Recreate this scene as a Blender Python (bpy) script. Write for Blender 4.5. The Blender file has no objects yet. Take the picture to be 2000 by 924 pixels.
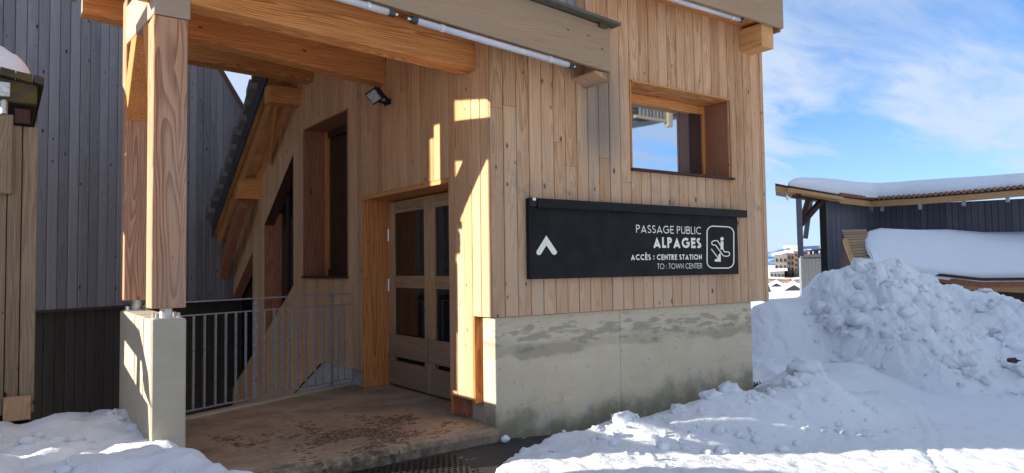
import bpy, bmesh, math, random
from mathutils import Vector, Matrix, noise
rnd = random.Random(7)
S = bpy.context.scene
COL = S.collection

# ------------------------------------------------------------------ camera
F_PX, CX, CY = 1395.0, 1000.0, 462.0
def _ray(px, py): return Vector((px-CX, -(py-CY), -F_PX))
_up = _ray(CX-420, CY-31500).normalized()
_X = _ray(2950, 500); _X = (_X - _up*_X.dot(_up)).normalized()
_Y = _up.cross(_X)
RC = Matrix((_X, _Y, _up))              # rows: world axes in camera space -> maps camera vectors to world
CAM = Vector((-3.6396, -5.3670, 1.55))
def wray(px, py): return RC @ _ray(px, py)
def un(px, py, ax, v):                  # where the sight line of a pixel meets the plane ax = v
    d = wray(px, py); i = 'xyz'.index(ax)
    return CAM + d*((v-CAM[i])/d[i])
def at(px, py, depth): return CAM + wray(px, py)*(depth/F_PX)
cd = bpy.data.cameras.new('camera'); cam = bpy.data.objects.new('camera', cd); COL.objects.link(cam)
cam.matrix_world = Matrix.Translation(CAM) @ RC.to_4x4()
cd.sensor_width = 36; cd.lens = 36*F_PX/2000; cd.clip_start = .05; cd.clip_end = 20000
S.camera = cam

# ------------------------------------------------------------------ light
SUN = Vector((-1, .37, .348)).normalized()
EL = math.asin(SUN.z); AZ = math.atan2(SUN.x, SUN.y)
sl = bpy.data.lights.new('sun', 'SUN'); so = bpy.data.objects.new('sun', sl); COL.objects.link(so)
sl.energy = 4.2; sl.angle = math.radians(.5); sl.color = (1, .92, .76)
so.rotation_euler = SUN.to_track_quat('Z', 'Y').to_euler()
S.view_settings.view_transform = 'Standard'; S.view_settings.look = 'None'
S.view_settings.gamma = 1; S.view_settings.exposure = 1.42

class NT:
    def __init__(s, tree): s.t = tree; s.n = tree.nodes; s.l = tree.links
    def node(s, ty, **kw):
        n = s.n.new(ty)
        for k, v in kw.items():
            if k == 'ins':
                for a, b in v.items():
                    if hasattr(b, 'is_linked') or hasattr(b, 'links'): s.l.new(b, n.inputs[a])
                    else: n.inputs[a].default_value = b
            else: setattr(n, k, v)
        return n
    def math(s, op, a, b=None, c=None, clamp=False):
        n = s.n.new('ShaderNodeMath'); n.operation = op; n.use_clamp = clamp
        for i, v in enumerate((a, b, c)):
            if v is None: continue
            if hasattr(v, 'links'): s.l.new(v, n.inputs[i])
            else: n.inputs[i].default_value = v
        return n.outputs[0]
    def vmath(s, op, a, b=None, scale=None):
        n = s.n.new('ShaderNodeVectorMath'); n.operation = op
        for i, v in enumerate((a, b)):
            if v is None: continue
            if hasattr(v, 'links'): s.l.new(v, n.inputs[i])
            else: n.inputs[i].default_value = v
        if scale is not None:
            if hasattr(scale, 'links'): s.l.new(scale, n.inputs['Scale'])
            else: n.inputs['Scale'].default_value = scale
        return n.outputs['Value'] if op in ('LENGTH', 'DOT_PRODUCT', 'DISTANCE') else n.outputs[0]
    def noise(s, vec, scale=1, detail=4, rough=.5, dist=0):
        n = s.node('ShaderNodeTexNoise', ins={'Vector': vec, 'Scale': scale, 'Detail': detail, 'Roughness': rough, 'Distortion': dist})
        return n.outputs['Fac']
    def noisec(s, vec, scale=1, detail=2):
        return s.node('ShaderNodeTexNoise', ins={'Vector': vec, 'Scale': scale, 'Detail': detail}).outputs['Color']
    def step(s, v, a, b):               # smoothstep a..b -> 0..1
        n = s.n.new('ShaderNodeMapRange'); n.interpolation_type = 'SMOOTHSTEP'
        s.l.new(v, n.inputs[0])
        for i, x in ((1, a), (2, b), (3, 0), (4, 1)): n.inputs[i].default_value = x
        return n.outputs[0]
    def mix(s, f, a, b, blend='MIX'):
        n = s.n.new('ShaderNodeMix'); n.data_type = 'RGBA'; n.blend_type = blend
        for i, v in ((0, f), (6, a), (7, b)):
            if hasattr(v, 'links'): s.l.new(v, n.inputs[i])
            else: n.inputs[i].default_value = v if i == 0 else (tuple(v)+(1,) if len(v) == 3 else v)
        return n.outputs[2]
    def sep(s, v):
        n = s.n.new('ShaderNodeSeparateXYZ'); s.l.new(v, n.inputs[0]); return n.outputs
    def comb(s, x, y, z):
        n = s.n.new('ShaderNodeCombineXYZ')
        for i, v in enumerate((x, y, z)):
            if hasattr(v, 'links'): s.l.new(v, n.inputs[i])
            else: n.inputs[i].default_value = v
        return n.outputs[0]

# world: Nishita sky with thin wind-drawn cloud
W = bpy.data.worlds.new('World'); S.world = W; W.use_nodes = True
g = NT(W.node_tree); g.n.clear()
sky = g.node('ShaderNodeTexSky', sky_type='NISHITA', sun_disc=False, sun_elevation=EL, sun_rotation=AZ, altitude=1800, air_density=1.15, dust_density=.4, ozone_density=1.6)
tc = g.node('ShaderNodeTexCoord').outputs['Generated']
sx = g.sep(tc)
hz = g.math('ADD', g.math('ABSOLUTE', sx[2]), .16)
pl = g.comb(g.math('DIVIDE', sx[0], hz), g.math('DIVIDE', sx[1], hz), 0)     # cloud layer seen from below
wob = g.vmath('SCALE', g.noisec(pl, .9, 3), scale=.9)
p2 = g.vmath('ADD', pl, wob)
m = g.node('ShaderNodeMapping', ins={'Vector': p2, 'Rotation': (0, 0, .75), 'Scale': (.6, 1.9, 1)}).outputs[0]
c1 = g.noise(m, 1.15, 9, .58, .3)
c2 = g.noise(pl, .45, 3, .5)
cl = g.math('MULTIPLY', g.step(c1, .29, .68), g.math('ADD', .62, g.step(c2, .34, .58)), clamp=True)
low = g.step(sx[2], .30, -.02)
cl = g.math('MAXIMUM', g.math('MULTIPLY', cl, .86), g.math('MULTIPLY', low, .52))
skc = g.mix(cl, g.mix(1.0, sky.outputs[0], (.46, .78, 1.16), 'MULTIPLY'), (4.1, 4.75, 5.9))
bg = g.node('ShaderNodeBackground', ins={'Color': skc, 'Strength': .063})
out = g.node('ShaderNodeOutputWorld', ins={'Surface': bg.outputs[0]})

# ------------------------------------------------------------------ materials
def newmat(name):
    m = bpy.data.materials.new(name); m.use_nodes = True; t = NT(m.node_tree); t.n.clear()
    b = t.node('ShaderNodeBsdfPrincipled'); o = t.node('ShaderNodeOutputMaterial', ins={'Surface': b.outputs[0]})
    return m, t, b
def bump(t, b, h, strength=.4, dist=.01):
    n = t.node('ShaderNodeBump', ins={'Height': h, 'Strength': strength, 'Distance': dist}); t.l.new(n.outputs[0], b.inputs['Normal'])

def wood(name, light, dark, axis='z', grey=None, amt=.3, zr=None, var=.25, rings=1.0, knots=1.0, stain=None, rough=.75, moss=None):
    """Solid wood: growth rings about a random pith, fibres, knots, weathered grey film."""
    m, t, b = newmat(name)
    oc = t.node('ShaderNodeTexCoord').outputs['Object']
    rd = t.node('ShaderNodeObjectInfo').outputs['Random']
    pos = t.node('ShaderNodeNewGeometry').outputs['Position']
    s = t.sep(oc)
    if axis == 'z': a, c, l = s[0], s[1], s[2]
    elif axis == 'x': a, c, l = s[1], s[2], s[0]
    else: a, c, l = s[0], s[2], s[1]
    P = t.comb(a, c, l)
    P = t.vmath('ADD', P, t.vmath('SCALE', (7.3, 3.1, 19.7), scale=rd))
    lo = t.noisec(t.vmath('MULTIPLY', P, (3.0, 3.0, .55)), 1, 2)
    Q = t.vmath('ADD', P, t.vmath('SCALE', t.vmath('SUBTRACT', lo, (.5, .5, .5)), scale=.16))
    q = t.sep(Q)
    r = t.vmath('LENGTH', t.comb(t.math('SUBTRACT', t.math('PINGPONG', q[0], .19), .07), t.math('PINGPONG', q[1], .23), 0))
    ring = t.math('FRACT', t.math('MULTIPLY', r, 88.0))
    ringf = t.step(ring, .25, .95)
    fib = t.noise(t.vmath('MULTIPLY', P, (95, 95, 2.2)), 1, 3, .6)
    blot = t.noise(t.vmath('MULTIPLY', P, (5, 5, .8)), 1, 4, .6)
    f = t.math('ADD', t.math('MULTIPLY', ringf, .45*rings), t.math('MULTIPLY', t.step(fib, .38, .64), .48))
    f = t.math('ADD', f, t.math('MULTIPLY', t.math('SUBTRACT', blot, .5), .8), clamp=True)
    col = t.mix(f, light, dark)
    # board-to-board tone
    wn = t.node('ShaderNodeTexWhiteNoise', noise_dimensions='1D', ins={'W': rd})
    val = t.math('ADD', 1-var, t.math('MULTIPLY', wn.outputs['Value'], 2*var))
    col = t.mix(1.0, col, t.comb(val, t.math('ADD', .03, t.math('MULTIPLY', val, .97)), t.math('ADD', .07, t.math('MULTIPLY', val, .93))), 'MULTIPLY')
    if grey:
        gn = t.noise(t.vmath('MULTIPLY', P, (9, 9, .6)), 1, 5, .65)
        k = t.math('ADD', amt, t.math('MULTIPLY', t.math('SUBTRACT', gn, .5), 1.2))
        k = t.math('ADD', k, t.math('MULTIPLY', t.math('SUBTRACT', wn.outputs['Value'], .5), .35))
        if zr: k = t.math('ADD', k, t.math('MULTIPLY', t.step(t.sep(pos)[2], zr[1], zr[0]), zr[2]))
        if stain: k = t.math('ADD', k, stain(t, pos)[0])
        k = t.math('MAXIMUM', t.math('MINIMUM', k, .96), 0)
        gc = t.mix(fib, [x*.7 for x in grey], [x*1.25 for x in grey])
        col = t.mix(k, col, gc)
        if stain: col = t.mix(stain(t, pos)[1], col, (.055, .05, .055))
    if moss:
        mn = t.noise(t.vmath('MULTIPLY', P, (6, 6, 3)), 1, 6, .7)
        col = t.mix(t.math('MULTIPLY', t.step(mn, .42, .62), moss), col, (.10, .085, .02))
    if knots:
        kw = t.vmath('MULTIPLY', t.vmath('ADD', P, t.vmath('SCALE', lo, scale=.03)), (9.0, 9.0, 5.0))
        v = t.node('ShaderNodeTexVoronoi', ins={'Vector': kw, 'Scale': 1.0, 'Randomness': 1.0})
        d = v.outputs['Distance']
        ks = t.math('MULTIPLY', t.math('POWER', t.sep(v.outputs['Color'])[0], 2.5), .13)
        kk = t.math('LESS_THAN', d, ks)
        ksoft = t.step(t.math('SUBTRACT', d, ks), .10, .0)
        col = t.mix(t.math('MULTIPLY', ksoft, .35*knots), col, [x*.45 for x in dark])
        col = t.mix(t.math('MULTIPLY', kk, .8*knots), col, [x*.18 for x in dark])
    t.l.new(col, b.inputs['Base Color'])
    b.inputs['Roughness'].default_value = rough; b.inputs['Specular IOR Level'].default_value = .25
    h = t.math('ADD', t.math('MULTIPLY', fib, .7), t.math('MULTIPLY', ringf, .3))
    bump(t, b, h, .35, .004)
    return m

def stain_sign(t, pos):                     # water marks below the end of the canopy and over the sign
    s = t.sep(pos)
    n = t.noise(t.vmath('MULTIPLY', pos, (16, 1, 1.3)), 1, 4, .6)
    n2 = t.noise(t.vmath('MULTIPLY', pos, (7, 1, 5)), 1, 4, .6)
    dx = t.math('ABSOLUTE', t.math('SUBTRACT', s[0], 1.32))
    mx = t.step(t.math('ADD', dx, t.math('MULTIPLY', n, .35)), .62, .18)
    mz = t.math('MULTIPLY', t.step(s[2], 2.35, 3.0), t.step(s[2], 4.05, 3.3))
    a = t.math('MULTIPLY', mx, mz)
    nb = t.math('MULTIPLY', t.step(t.math('ABSOLUTE', t.math('SUBTRACT', s[2], 2.26)), .28, .02), t.step(n2, .48, .72))
    f = t.math('ADD', t.math('MULTIPLY', a, 1.0), t.math('MULTIPLY', nb, .8), clamp=True)
    return t.math('MULTIPLY', f, .8), t.math('MULTIPLY', f, .55)
M = {}
M['sign_wood'] = wood('larch_front', (.74, .435, .225), (.37, .15, .055), 'z', (.52, .385, .275), .14, (1.2, 3.9, .42), .20, rings=1.0, stain=stain_sign)
M['door_wood'] = wood('larch_side', (.78, .45, .225), (.40, .16, .055), 'z', (.54, .40, .285), .08, (.4, 4.2, .36), .18, rings=1.0)
M['orange_z'] = wood('orange_larch_upright', (.72, .31, .10), (.36, .105, .03), 'z', var=.1)
M['orange_x'] = wood('orange_larch_beam', (.80, .38, .125), (.40, .12, .034), 'x', rings=1.4, var=.1)
M['orange_y'] = wood('orange_larch_beam_cross', (.74, .36, .13), (.38, .13, .04), 'y', var=.1)
M['post'] = wood('larch_post', (.64, .33, .17), (.29, .09, .04), 'z', (.46, .35, .27), .15, (1.3, 4, .2), .06, rings=1.7, knots=.8)
M['post_y'] = wood('larch_head_beam', (.55, .40, .28), (.36, .20, .11), 'y', (.45, .40, .33), .55, var=.05, rings=1.3)
M['fascia'] = wood('weathered_fascia', (.50, .30, .155), (.26, .13, .06), 'x', (.34, .275, .195), .42, var=.06, rings=1.3)
M['soffit'] = wood('soffit_boards', (.78, .44, .19), (.44, .18, .06), 'y', var=.12)
M['grey'] = wood('grey_boards', (.37, .34, .345), (.16, .145, .155), 'z', (.28, .27, .30), .40, var=.32, rings=.9, knots=1.5)
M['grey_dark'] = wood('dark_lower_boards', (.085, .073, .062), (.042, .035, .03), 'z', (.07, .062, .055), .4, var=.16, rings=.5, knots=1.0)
M['old'] = wood('weathered_boards', (.40, .29, .18), (.17, .11, .065), 'z', (.27, .22, .16), .35, var=.2, knots=1.2)
M['mossy'] = wood('mossy_beam', (.10, .075, .05), (.04, .03, .02), 'x', (.07, .06, .045), .4, moss=.9, rings=1.2)
M['door_leaf'] = wood('worn_door_wood', (.62, .41, .22), (.30, .15, .07), 'z', (.30, .22, .16), -.1, (.1, 1.7, .6), .1)
M['door_leaf_y'] = wood('worn_door_planks', (.52, .34, .19), (.24, .12, .06), 'y', (.20, .16, .125), .02, (.1, 1.7, .6), .1)
M['red_wood'] = wood('red_brown_reveal', (.40, .17, .09), (.24, .085, .042), 'z', var=.06)
M['dark_wood'] = wood('dark_stained_frame', (.085, .04, .03), (.045, .02, .015), 'z', var=.05, knots=0)
M['shingle'] = wood('old_shingles', (.17, .14, .11), (.085, .07, .055), 'y', (.16, .15, .15), .5, var=.3, knots=0)
M['chalet'] = wood('blue_grey_chalet_boards', (.13, .13, .16), (.06, .06, .08), 'z', (.20, .20, .24), .45, var=.1, knots=.4)
M['chalet_o'] = wood('chalet_orange_timber', (.55, .33, .15), (.36, .18, .07), 'x', var=.08, knots=0)
M['slat'] = wood('chalet_slats', (.42, .30, .17), (.27, .17, .09), 'x', var=.15, knots=0)

def plain(name, col, rough=.6, metal=0, spec=.4, n=.15, sc=12):
    m, t, b = newmat(name)
    pos = t.node('ShaderNodeTexCoord').outputs['Object']
    k = t.noise(pos, sc, 5, .6)
    t.l.new(t.mix(t.step(k, .3, .7), [x*(1-n) for x in col], [min(1, x*(1+n)) for x in col]), b.inputs['Base Color'])
    b.inputs['Roughness'].default_value = rough; b.inputs['Metallic'].default_value = metal; b.inputs['Specular IOR Level'].default_value = spec
    if rough > .3: bump(t, b, k, .12, .005)
    return m
M['galv'] = plain('galvanised_steel', (.36, .38, .42), .45, .35, n=.25, sc=30)
M['galv_light'] = plain('steel_foot', (.55, .55, .52), .38, .7, n=.2, sc=30)
M['sign'] = plain('anthracite_sheet', (.019, .018, .018), .6, 0, .1, n=.25, sc=6)
M['hood'] = plain('anthracite_hood', (.014, .014, .015), .5, 0, .15, n=.3, sc=8)
M['print'] = plain('cream_print', (.88, .84, .72), .6, n=.04)
M['black'] = plain('black_metal', (.02, .02, .022), .4, .2)
M['dark'] = plain('dark_void', (.012, .011, .011), .9)
M['bluesteel'] = plain('grey_sheet', (.16, .18, .21), .6, n=.1)
M['verge'] = plain('dark_verge_sheet', (.055, .053, .058), .6, n=.3, sc=5)
M['tube'] = plain('opal_tube', (.62, .60, .62), .25, n=.06, sc=9)
M['capm'] = plain('tube_end_cap', (.07, .07, .075), .35, .6)
M['clip'] = plain('tube_clip', (.75, .74, .70), .3, .5)
M['lens'] = plain('floodlight_reflector', (.75, .76, .74), .18, .4, n=.35, sc=60)
M['copper'] = plain('red_brown_flashing', (.20, .10, .075), .6, n=.2)
M['red'] = plain('red_cloth', (.6, .05, .04), .7)
M['tile'] = plain('brown_tile', (.26, .13, .09), .8, n=.3)
M['needle'] = plain('dark_needles', (.03, .06, .03), .7, n=.3)
M['dirt'] = plain('dark_grit', (.06, .045, .035), .9, n=.3)

def glass(name, base, metal, rough=.02):
    m, t, b = newmat(name)
    pos = t.node('ShaderNodeTexCoord').outputs['Object']
    k = t.noise(pos, 2.5, 2, .5)
    b.inputs['Base Color'].default_value = (*base, 1); b.inputs['Metallic'].default_value = metal
    b.inputs['Roughness'].default_value = rough; b.inputs['IOR'].default_value = 1.8
    if not metal: bump(t, b, k, .05, .01)
    return m
M['mirror_glass'] = glass('coated_pane', (.60, .70, .80), .93)
M['dark_glass'] = glass('dark_pane', (.012, .011, .012), 0)

def concrete(name, base, kind):
    m, t, b = newmat(name)
    pos = t.node('ShaderNodeNewGeometry').outputs['Position']
    s = t.sep(pos)
    n1 = t.noise(pos, 3.0, 8, .62); n2 = t.noise(pos, 38, 4, .6); n3 = t.noise(t.vmath('MULTIPLY', pos, (1.5, 1.5, 9)), 1, 5, .6)
    col = t.mix(n1, [x*.78 for x in base], [x*1.2 for x in base])
    col = t.mix(t.math('MULTIPLY', n2, .35), col, [x*.6 for x in base])
    col = t.mix(t.math('MULTIPLY', t.step(n3, .5, .75), .25), col, [x*1.3 for x in base])
    v = t.node('ShaderNodeTexVoronoi', ins={'Vector': pos, 'Scale': 16.0})
    pit = t.math('LESS_THAN', v.outputs['Distance'], t.math('MULTIPLY', t.sep(v.outputs['Color'])[1], .13))
    col = t.mix(t.math('MULTIPLY', pit, .75), col, [x*.3 for x in base])
    if kind == 'wall':
        e = t.noise(t.vmath('MULTIPLY', pos, (2.4, 2.4, 9)), 1, 6, .62)
        e2 = t.noise(t.vmath('MULTIPLY', pos, (1.1, 1.1, 1.5)), 1, 3, .5)
        zc = t.math('ADD', s[2], t.math('MULTIPLY', t.math('SUBTRACT', e, .5), .20))
        zc = t.math('ADD', zc, t.math('MULTIPLY', t.math('SUBTRACT', e2, .5), .25))
        up_ = t.step(zc, .89, .79); lo_ = t.step(zc, .70, .76)
        wet = t.math('MULTIPLY', t.math('MULTIPLY', up_, lo_), t.math('ADD', .45, t.step(e2, .4, .6)), clamp=True)
        col = t.mix(t.math('MULTIPLY', wet, .5), col, (.19, .165, .125))
        hi = t.math('MULTIPLY', t.step(t.math('SUBTRACT', t.noise(t.vmath('MULTIPLY', pos, (4, 4, 16)), 1, 5, .6), t.math('ABSOLUTE', t.math('SUBTRACT', s[2], .92))), .42, .52), .55)
        col = t.mix(hi, col, (.19, .17, .14))
        g1 = t.noise(pos, 1.7, 7, .7)
        foot = t.math('MULTIPLY', t.step(t.math('ADD', s[2], t.math('MULTIPLY', t.math('SUBTRACT', g1, .5), 1.1)), .36, .02), .8)
        col = t.mix(foot, col, t.mix(g1, (.17, .155, .085), (.17, .155, .12)))
        lite = t.math('MULTIPLY', t.math('MULTIPLY', t.step(s[2], .75, .55), t.step(n1, .5, .7)), .5)
        col = t.mix(lite, col, (.50, .48, .42))
    if kind == 'slab':
        q = t.vmath('MULTIPLY', pos, (1, 1, 1))
        a = t.noise(t.vmath('MULTIPLY', pos, (2.1, 3.0, 2)), 1, 8, .68)
        bn = t.noise(t.vmath('MULTIPLY', pos, (13, 22, 9)), 1, 6, .7)
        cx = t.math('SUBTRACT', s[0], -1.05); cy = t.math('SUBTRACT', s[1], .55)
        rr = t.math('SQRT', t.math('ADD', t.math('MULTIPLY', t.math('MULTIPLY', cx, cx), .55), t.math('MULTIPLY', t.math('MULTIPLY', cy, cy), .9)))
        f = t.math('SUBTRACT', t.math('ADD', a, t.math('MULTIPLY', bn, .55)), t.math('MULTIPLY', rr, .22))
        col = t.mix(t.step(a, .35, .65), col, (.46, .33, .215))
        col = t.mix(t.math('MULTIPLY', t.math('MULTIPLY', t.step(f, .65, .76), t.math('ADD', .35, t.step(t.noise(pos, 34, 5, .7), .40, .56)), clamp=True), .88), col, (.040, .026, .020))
        lip = t.math('MULTIPLY', t.step(t.math('ADD', s[1], t.math('MULTIPLY', bn, .12)), .06, -.02), t.step(t.noise(pos, 9, 6, .7), .36, .6))
        col = t.mix(t.math('MULTIPLY', lip, .75), col, (.085, .07, .05))
        sp = t.noise(pos, 60, 3, .6)
        col = t.mix(t.math('MULTIPLY', t.step(sp, .66, .72), .6), col, (.5, .45, .38))
    t.l.new(col, b.inputs['Base Color']); b.inputs['Roughness'].default_value = .88; b.inputs['Specular IOR Level'].default_value = .25
    bump(t, b, t.math('ADD', t.math('MULTIPLY', n1, .5), t.math('MULTIPLY', n2, .5)), .35, .012)
    return m
M['conc'] = concrete('plinth_concrete', (.60, .505, .365), 'wall')
M['conc_pier'] = concrete('pier_concrete', (.55, .47, .35), 'pier')
M['slab'] = concrete('landing_concrete', (.27, .20, .145), 'slab')

def snowmat(name, dirt=.0, rough=1.0, base=(.83, .85, .88)):
    m, t, b = newmat(name)
    pos = t.node('ShaderNodeNewGeometry').outputs['Position']
    n1 = t.noise(pos, 1.3, 6, .6); n2 = t.noise(pos, 14, 8, .65); n3 = t.noise(pos, 60, 3, .6)
    col = t.mix(n1, [x*.93 for x in base], [min(.95, x*1.05) for x in base])
    if dirt:
        d = t.noise(pos, 2.2, 9, .72); d2 = t.noise(pos, 9, 7, .7)
        col = t.mix(t.math('MULTIPLY', t.step(d2, .54, .72), .28*dirt), col, (.42, .37, .31))
        col = t.mix(t.math('MULTIPLY', t.math('MULTIPLY', t.step(d, .56, .66), t.step(d2, .50, .66)), .8*dirt), col, (.14, .10, .07))
    t.l.new(col, b.inputs['Base Color'])
    b.inputs['Roughness'].default_value = .65; b.inputs['Specular IOR Level'].default_value = .25
    h = t.math('ADD', t.math('MULTIPLY', n2, .7), t.math('MULTIPLY', n3, .3))
    bump(t, b, h, .8*rough, .04)
    return m
M['snow'] = snowmat('snow_trodden', .10, 1.0)
M['snow_pile'] = snowmat('snow_ploughed', .45, 1.0, (.87, .88, .90))
M['snow_smooth'] = snowmat('snow_on_roof', .05, 1.0)
def asph():
    m, t, b = newmat('wet_asphalt')
    pos = t.node('ShaderNodeNewGeometry').outputs['Position']
    n = t.noise(pos, 90, 3, .7); n1 = t.noise(pos, 4, 6, .6); n2 = t.noise(t.vmath('MULTIPLY', pos, (5, 9, 5)), 1, 8, .7)
    col = t.mix(n, (.018, .017, .018), (.05, .047, .046))
    col = t.mix(t.math('MULTIPLY', t.step(n2, .60, .66), .8), col, (.45, .45, .46))
    t.l.new(col, b.inputs['Base Color'])
    t.l.new(t.math('ADD', .45, t.math('MULTIPLY', n1, .5)), b.inputs['Roughness'])
    bump(t, b, n, .7, .01)
    return m
M['asphalt'] = asph()
def far_mount():
    m, t, b = newmat('blue_mountain')
    pos = t.node('ShaderNodeNewGeometry').outputs['Position']
    n = t.noise(t.vmath('MULTIPLY', pos, (.004, .004, .012)), 1, 8, .65)
    t.l.new(t.mix(t.step(n, .45, .58), (.05, .12, .24), (.30, .42, .58)), b.inputs['Base Color']); b.inputs['Roughness'].default_value = 1
    b.inputs['Specular IOR Level'].default_value = 0
    return m
M['mount'] = far_mount()

# ------------------------------------------------------------------ helpers
def link(o, parent=None):
    COL.objects.link(o)
    if parent is not None: o.parent = parent
    return o
def tag(o, label=None, cat=None, group=None, kind=None):
    if label: o['label'] = label
    if cat: o['category'] = cat
    if group: o['group'] = group
    if kind: o['kind'] = kind
    return o
def empty(name, loc, label=None, cat=None, group=None):
    o = bpy.data.objects.new(name, None); o.empty_display_size = .1; link(o); o.location = loc
    return tag(o, label, cat, group)
class MB:
    def __init__(s): s.v = []; s.f = []
    def prism(s, pts, vec):             # polygon of 3-D points pushed along vec
        n = len(pts); k = len(s.v); vec = Vector(vec)
        pts = [Vector(p) for p in pts]
        nrm = Vector((0, 0, 0))
        for i in range(n): nrm += pts[i].cross(pts[(i+1) % n])
        if nrm.dot(vec) > 0: pts = pts[::-1]
        s.v += [tuple(p) for p in pts] + [tuple(p+vec) for p in pts]
        s.f.append(tuple(range(k, k+n))); s.f.append(tuple(range(k+2*n-1, k+n-1, -1)))
        for i in range(n): j = (i+1) % n; s.f.append((k+i, k+n+i, k+n+j, k+j))
        return s
    def box(s, x0, x1, y0, y1, z0, z1):
        return s.prism([(x0, y0, z0), (x1, y0, z0), (x1, y1, z0), (x0, y1, z0)], (0, 0, z1-z0))
    def quad(s, a, b, c, d):
        k = len(s.v); s.v += [tuple(a), tuple(b), tuple(c), tuple(d)]; s.f.append((k, k+1, k+2, k+3)); return s
    def bar(s, a, b, w, h, up=(0, 0, 1)):
        a = Vector(a); b = Vector(b); d = (b-a).normalized(); up = Vector(up)
        sd = d.cross(up)
        if sd.length < 1e-4: sd = d.cross(Vector((1, 0, 0)))
        sd.normalize(); u = sd.cross(d).normalized()
        return s.prism([a-sd*w/2-u*h/2, a+sd*w/2-u*h/2, a+sd*w/2+u*h/2, a-sd*w/2+u*h/2], b-a)
    def cyl(s, a, b, r, n=10, r2=None):
        a = Vector(a); b = Vector(b); d = (b-a).normalized(); r2 = r if r2 is None else r2
        x = d.orthogonal().normalized(); y = d.cross(x); k = len(s.v)
        for c, rr in ((a, r), (b, r2)):
            for i in range(n):
                t = 2*math.pi*i/n; s.v.append(tuple(c+x*math.cos(t)*rr+y*math.sin(t)*rr))
        for i in range(n): j = (i+1) % n; s.f.append((k+i, k+j, k+n+j, k+n+i))
        s.f.append(tuple(range(k+n-1, k-1, -1))); s.f.append(tuple(range(k+n, k+2*n)))
        return s
    def lump(s, c, r, seed=0, sub=1, sq=(1, 1, .8), amp=.35):
        bm = bmesh.new(); bmesh.ops.create_icosphere(bm, subdivisions=sub, radius=1)
        k = len(s.v); c = Vector(c); o = Vector((seed*3.7, seed*1.3, seed*.7))
        for v in bm.verts:
            f = 1+amp*noise.noise(v.co*1.6+o)+amp*.5*noise.noise(v.co*4+o)
            s.v.append(tuple(c+Vector((v.co.x*sq[0], v.co.y*sq[1], v.co.z*sq[2]))*r*f))
        for f in bm.faces: s.f.append(tuple(k+v.index for v in f.verts))
        bm.free(); return s
    def mesh(s, name, mat, origin=None, smooth=False, bevel=0):
        me = bpy.data.meshes.new(name)
        o = Vector(origin) if origin is not None else Vector((0, 0, 0))
        me.from_pydata([tuple(Vector(v)-o) for v in s.v], [], s.f); me.materials.append(mat)
        if bevel:
            bm = bmesh.new(); bm.from_mesh(me)
            bmesh.ops.bevel(bm, geom=bm.edges[:], offset=bevel, segments=1, affect='EDGES', clamp_overlap=True)
            bm.to_mesh(me); bm.free()
        if smooth: me.polygons.foreach_set('use_smooth', [True]*len(me.polygons))
        me.update(); return me
    def build(s, name, mat, parent=None, origin=None, smooth=False, bevel=0, kind=None):
        o = bpy.data.objects.new(name, s.mesh(name, mat, origin, smooth, bevel))
        link(o, parent)
        if origin is not None: o.location = Vector(origin) - (wpos(parent) if parent else Vector((0, 0, 0)))
        elif parent: o.location = -wpos(parent)
        if kind: o['kind'] = kind
        return o
def wpos(o):
    p = Vector((0, 0, 0))
    while o is not None: p += o.location; o = o.parent
    return p
def lerp(a, b, t): return a+(b-a)*t
def sstep(a, b, x):
    t = min(1, max(0, (x-a)/(b-a))); return t*t*(3-2*t)
def table(tb, x):
    if x <= tb[0][0]: return tb[0][1]
    for (a, u), (b, v) in zip(tb, tb[1:]):
        if x <= b: return lerp(u, v, (x-a)/(b-a))
    return tb[-1][1]
def fbm(x, y, z=0, o=4):
    return noise.fractal(Vector((x, y, z)), .9, 2.1, o)

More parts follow.
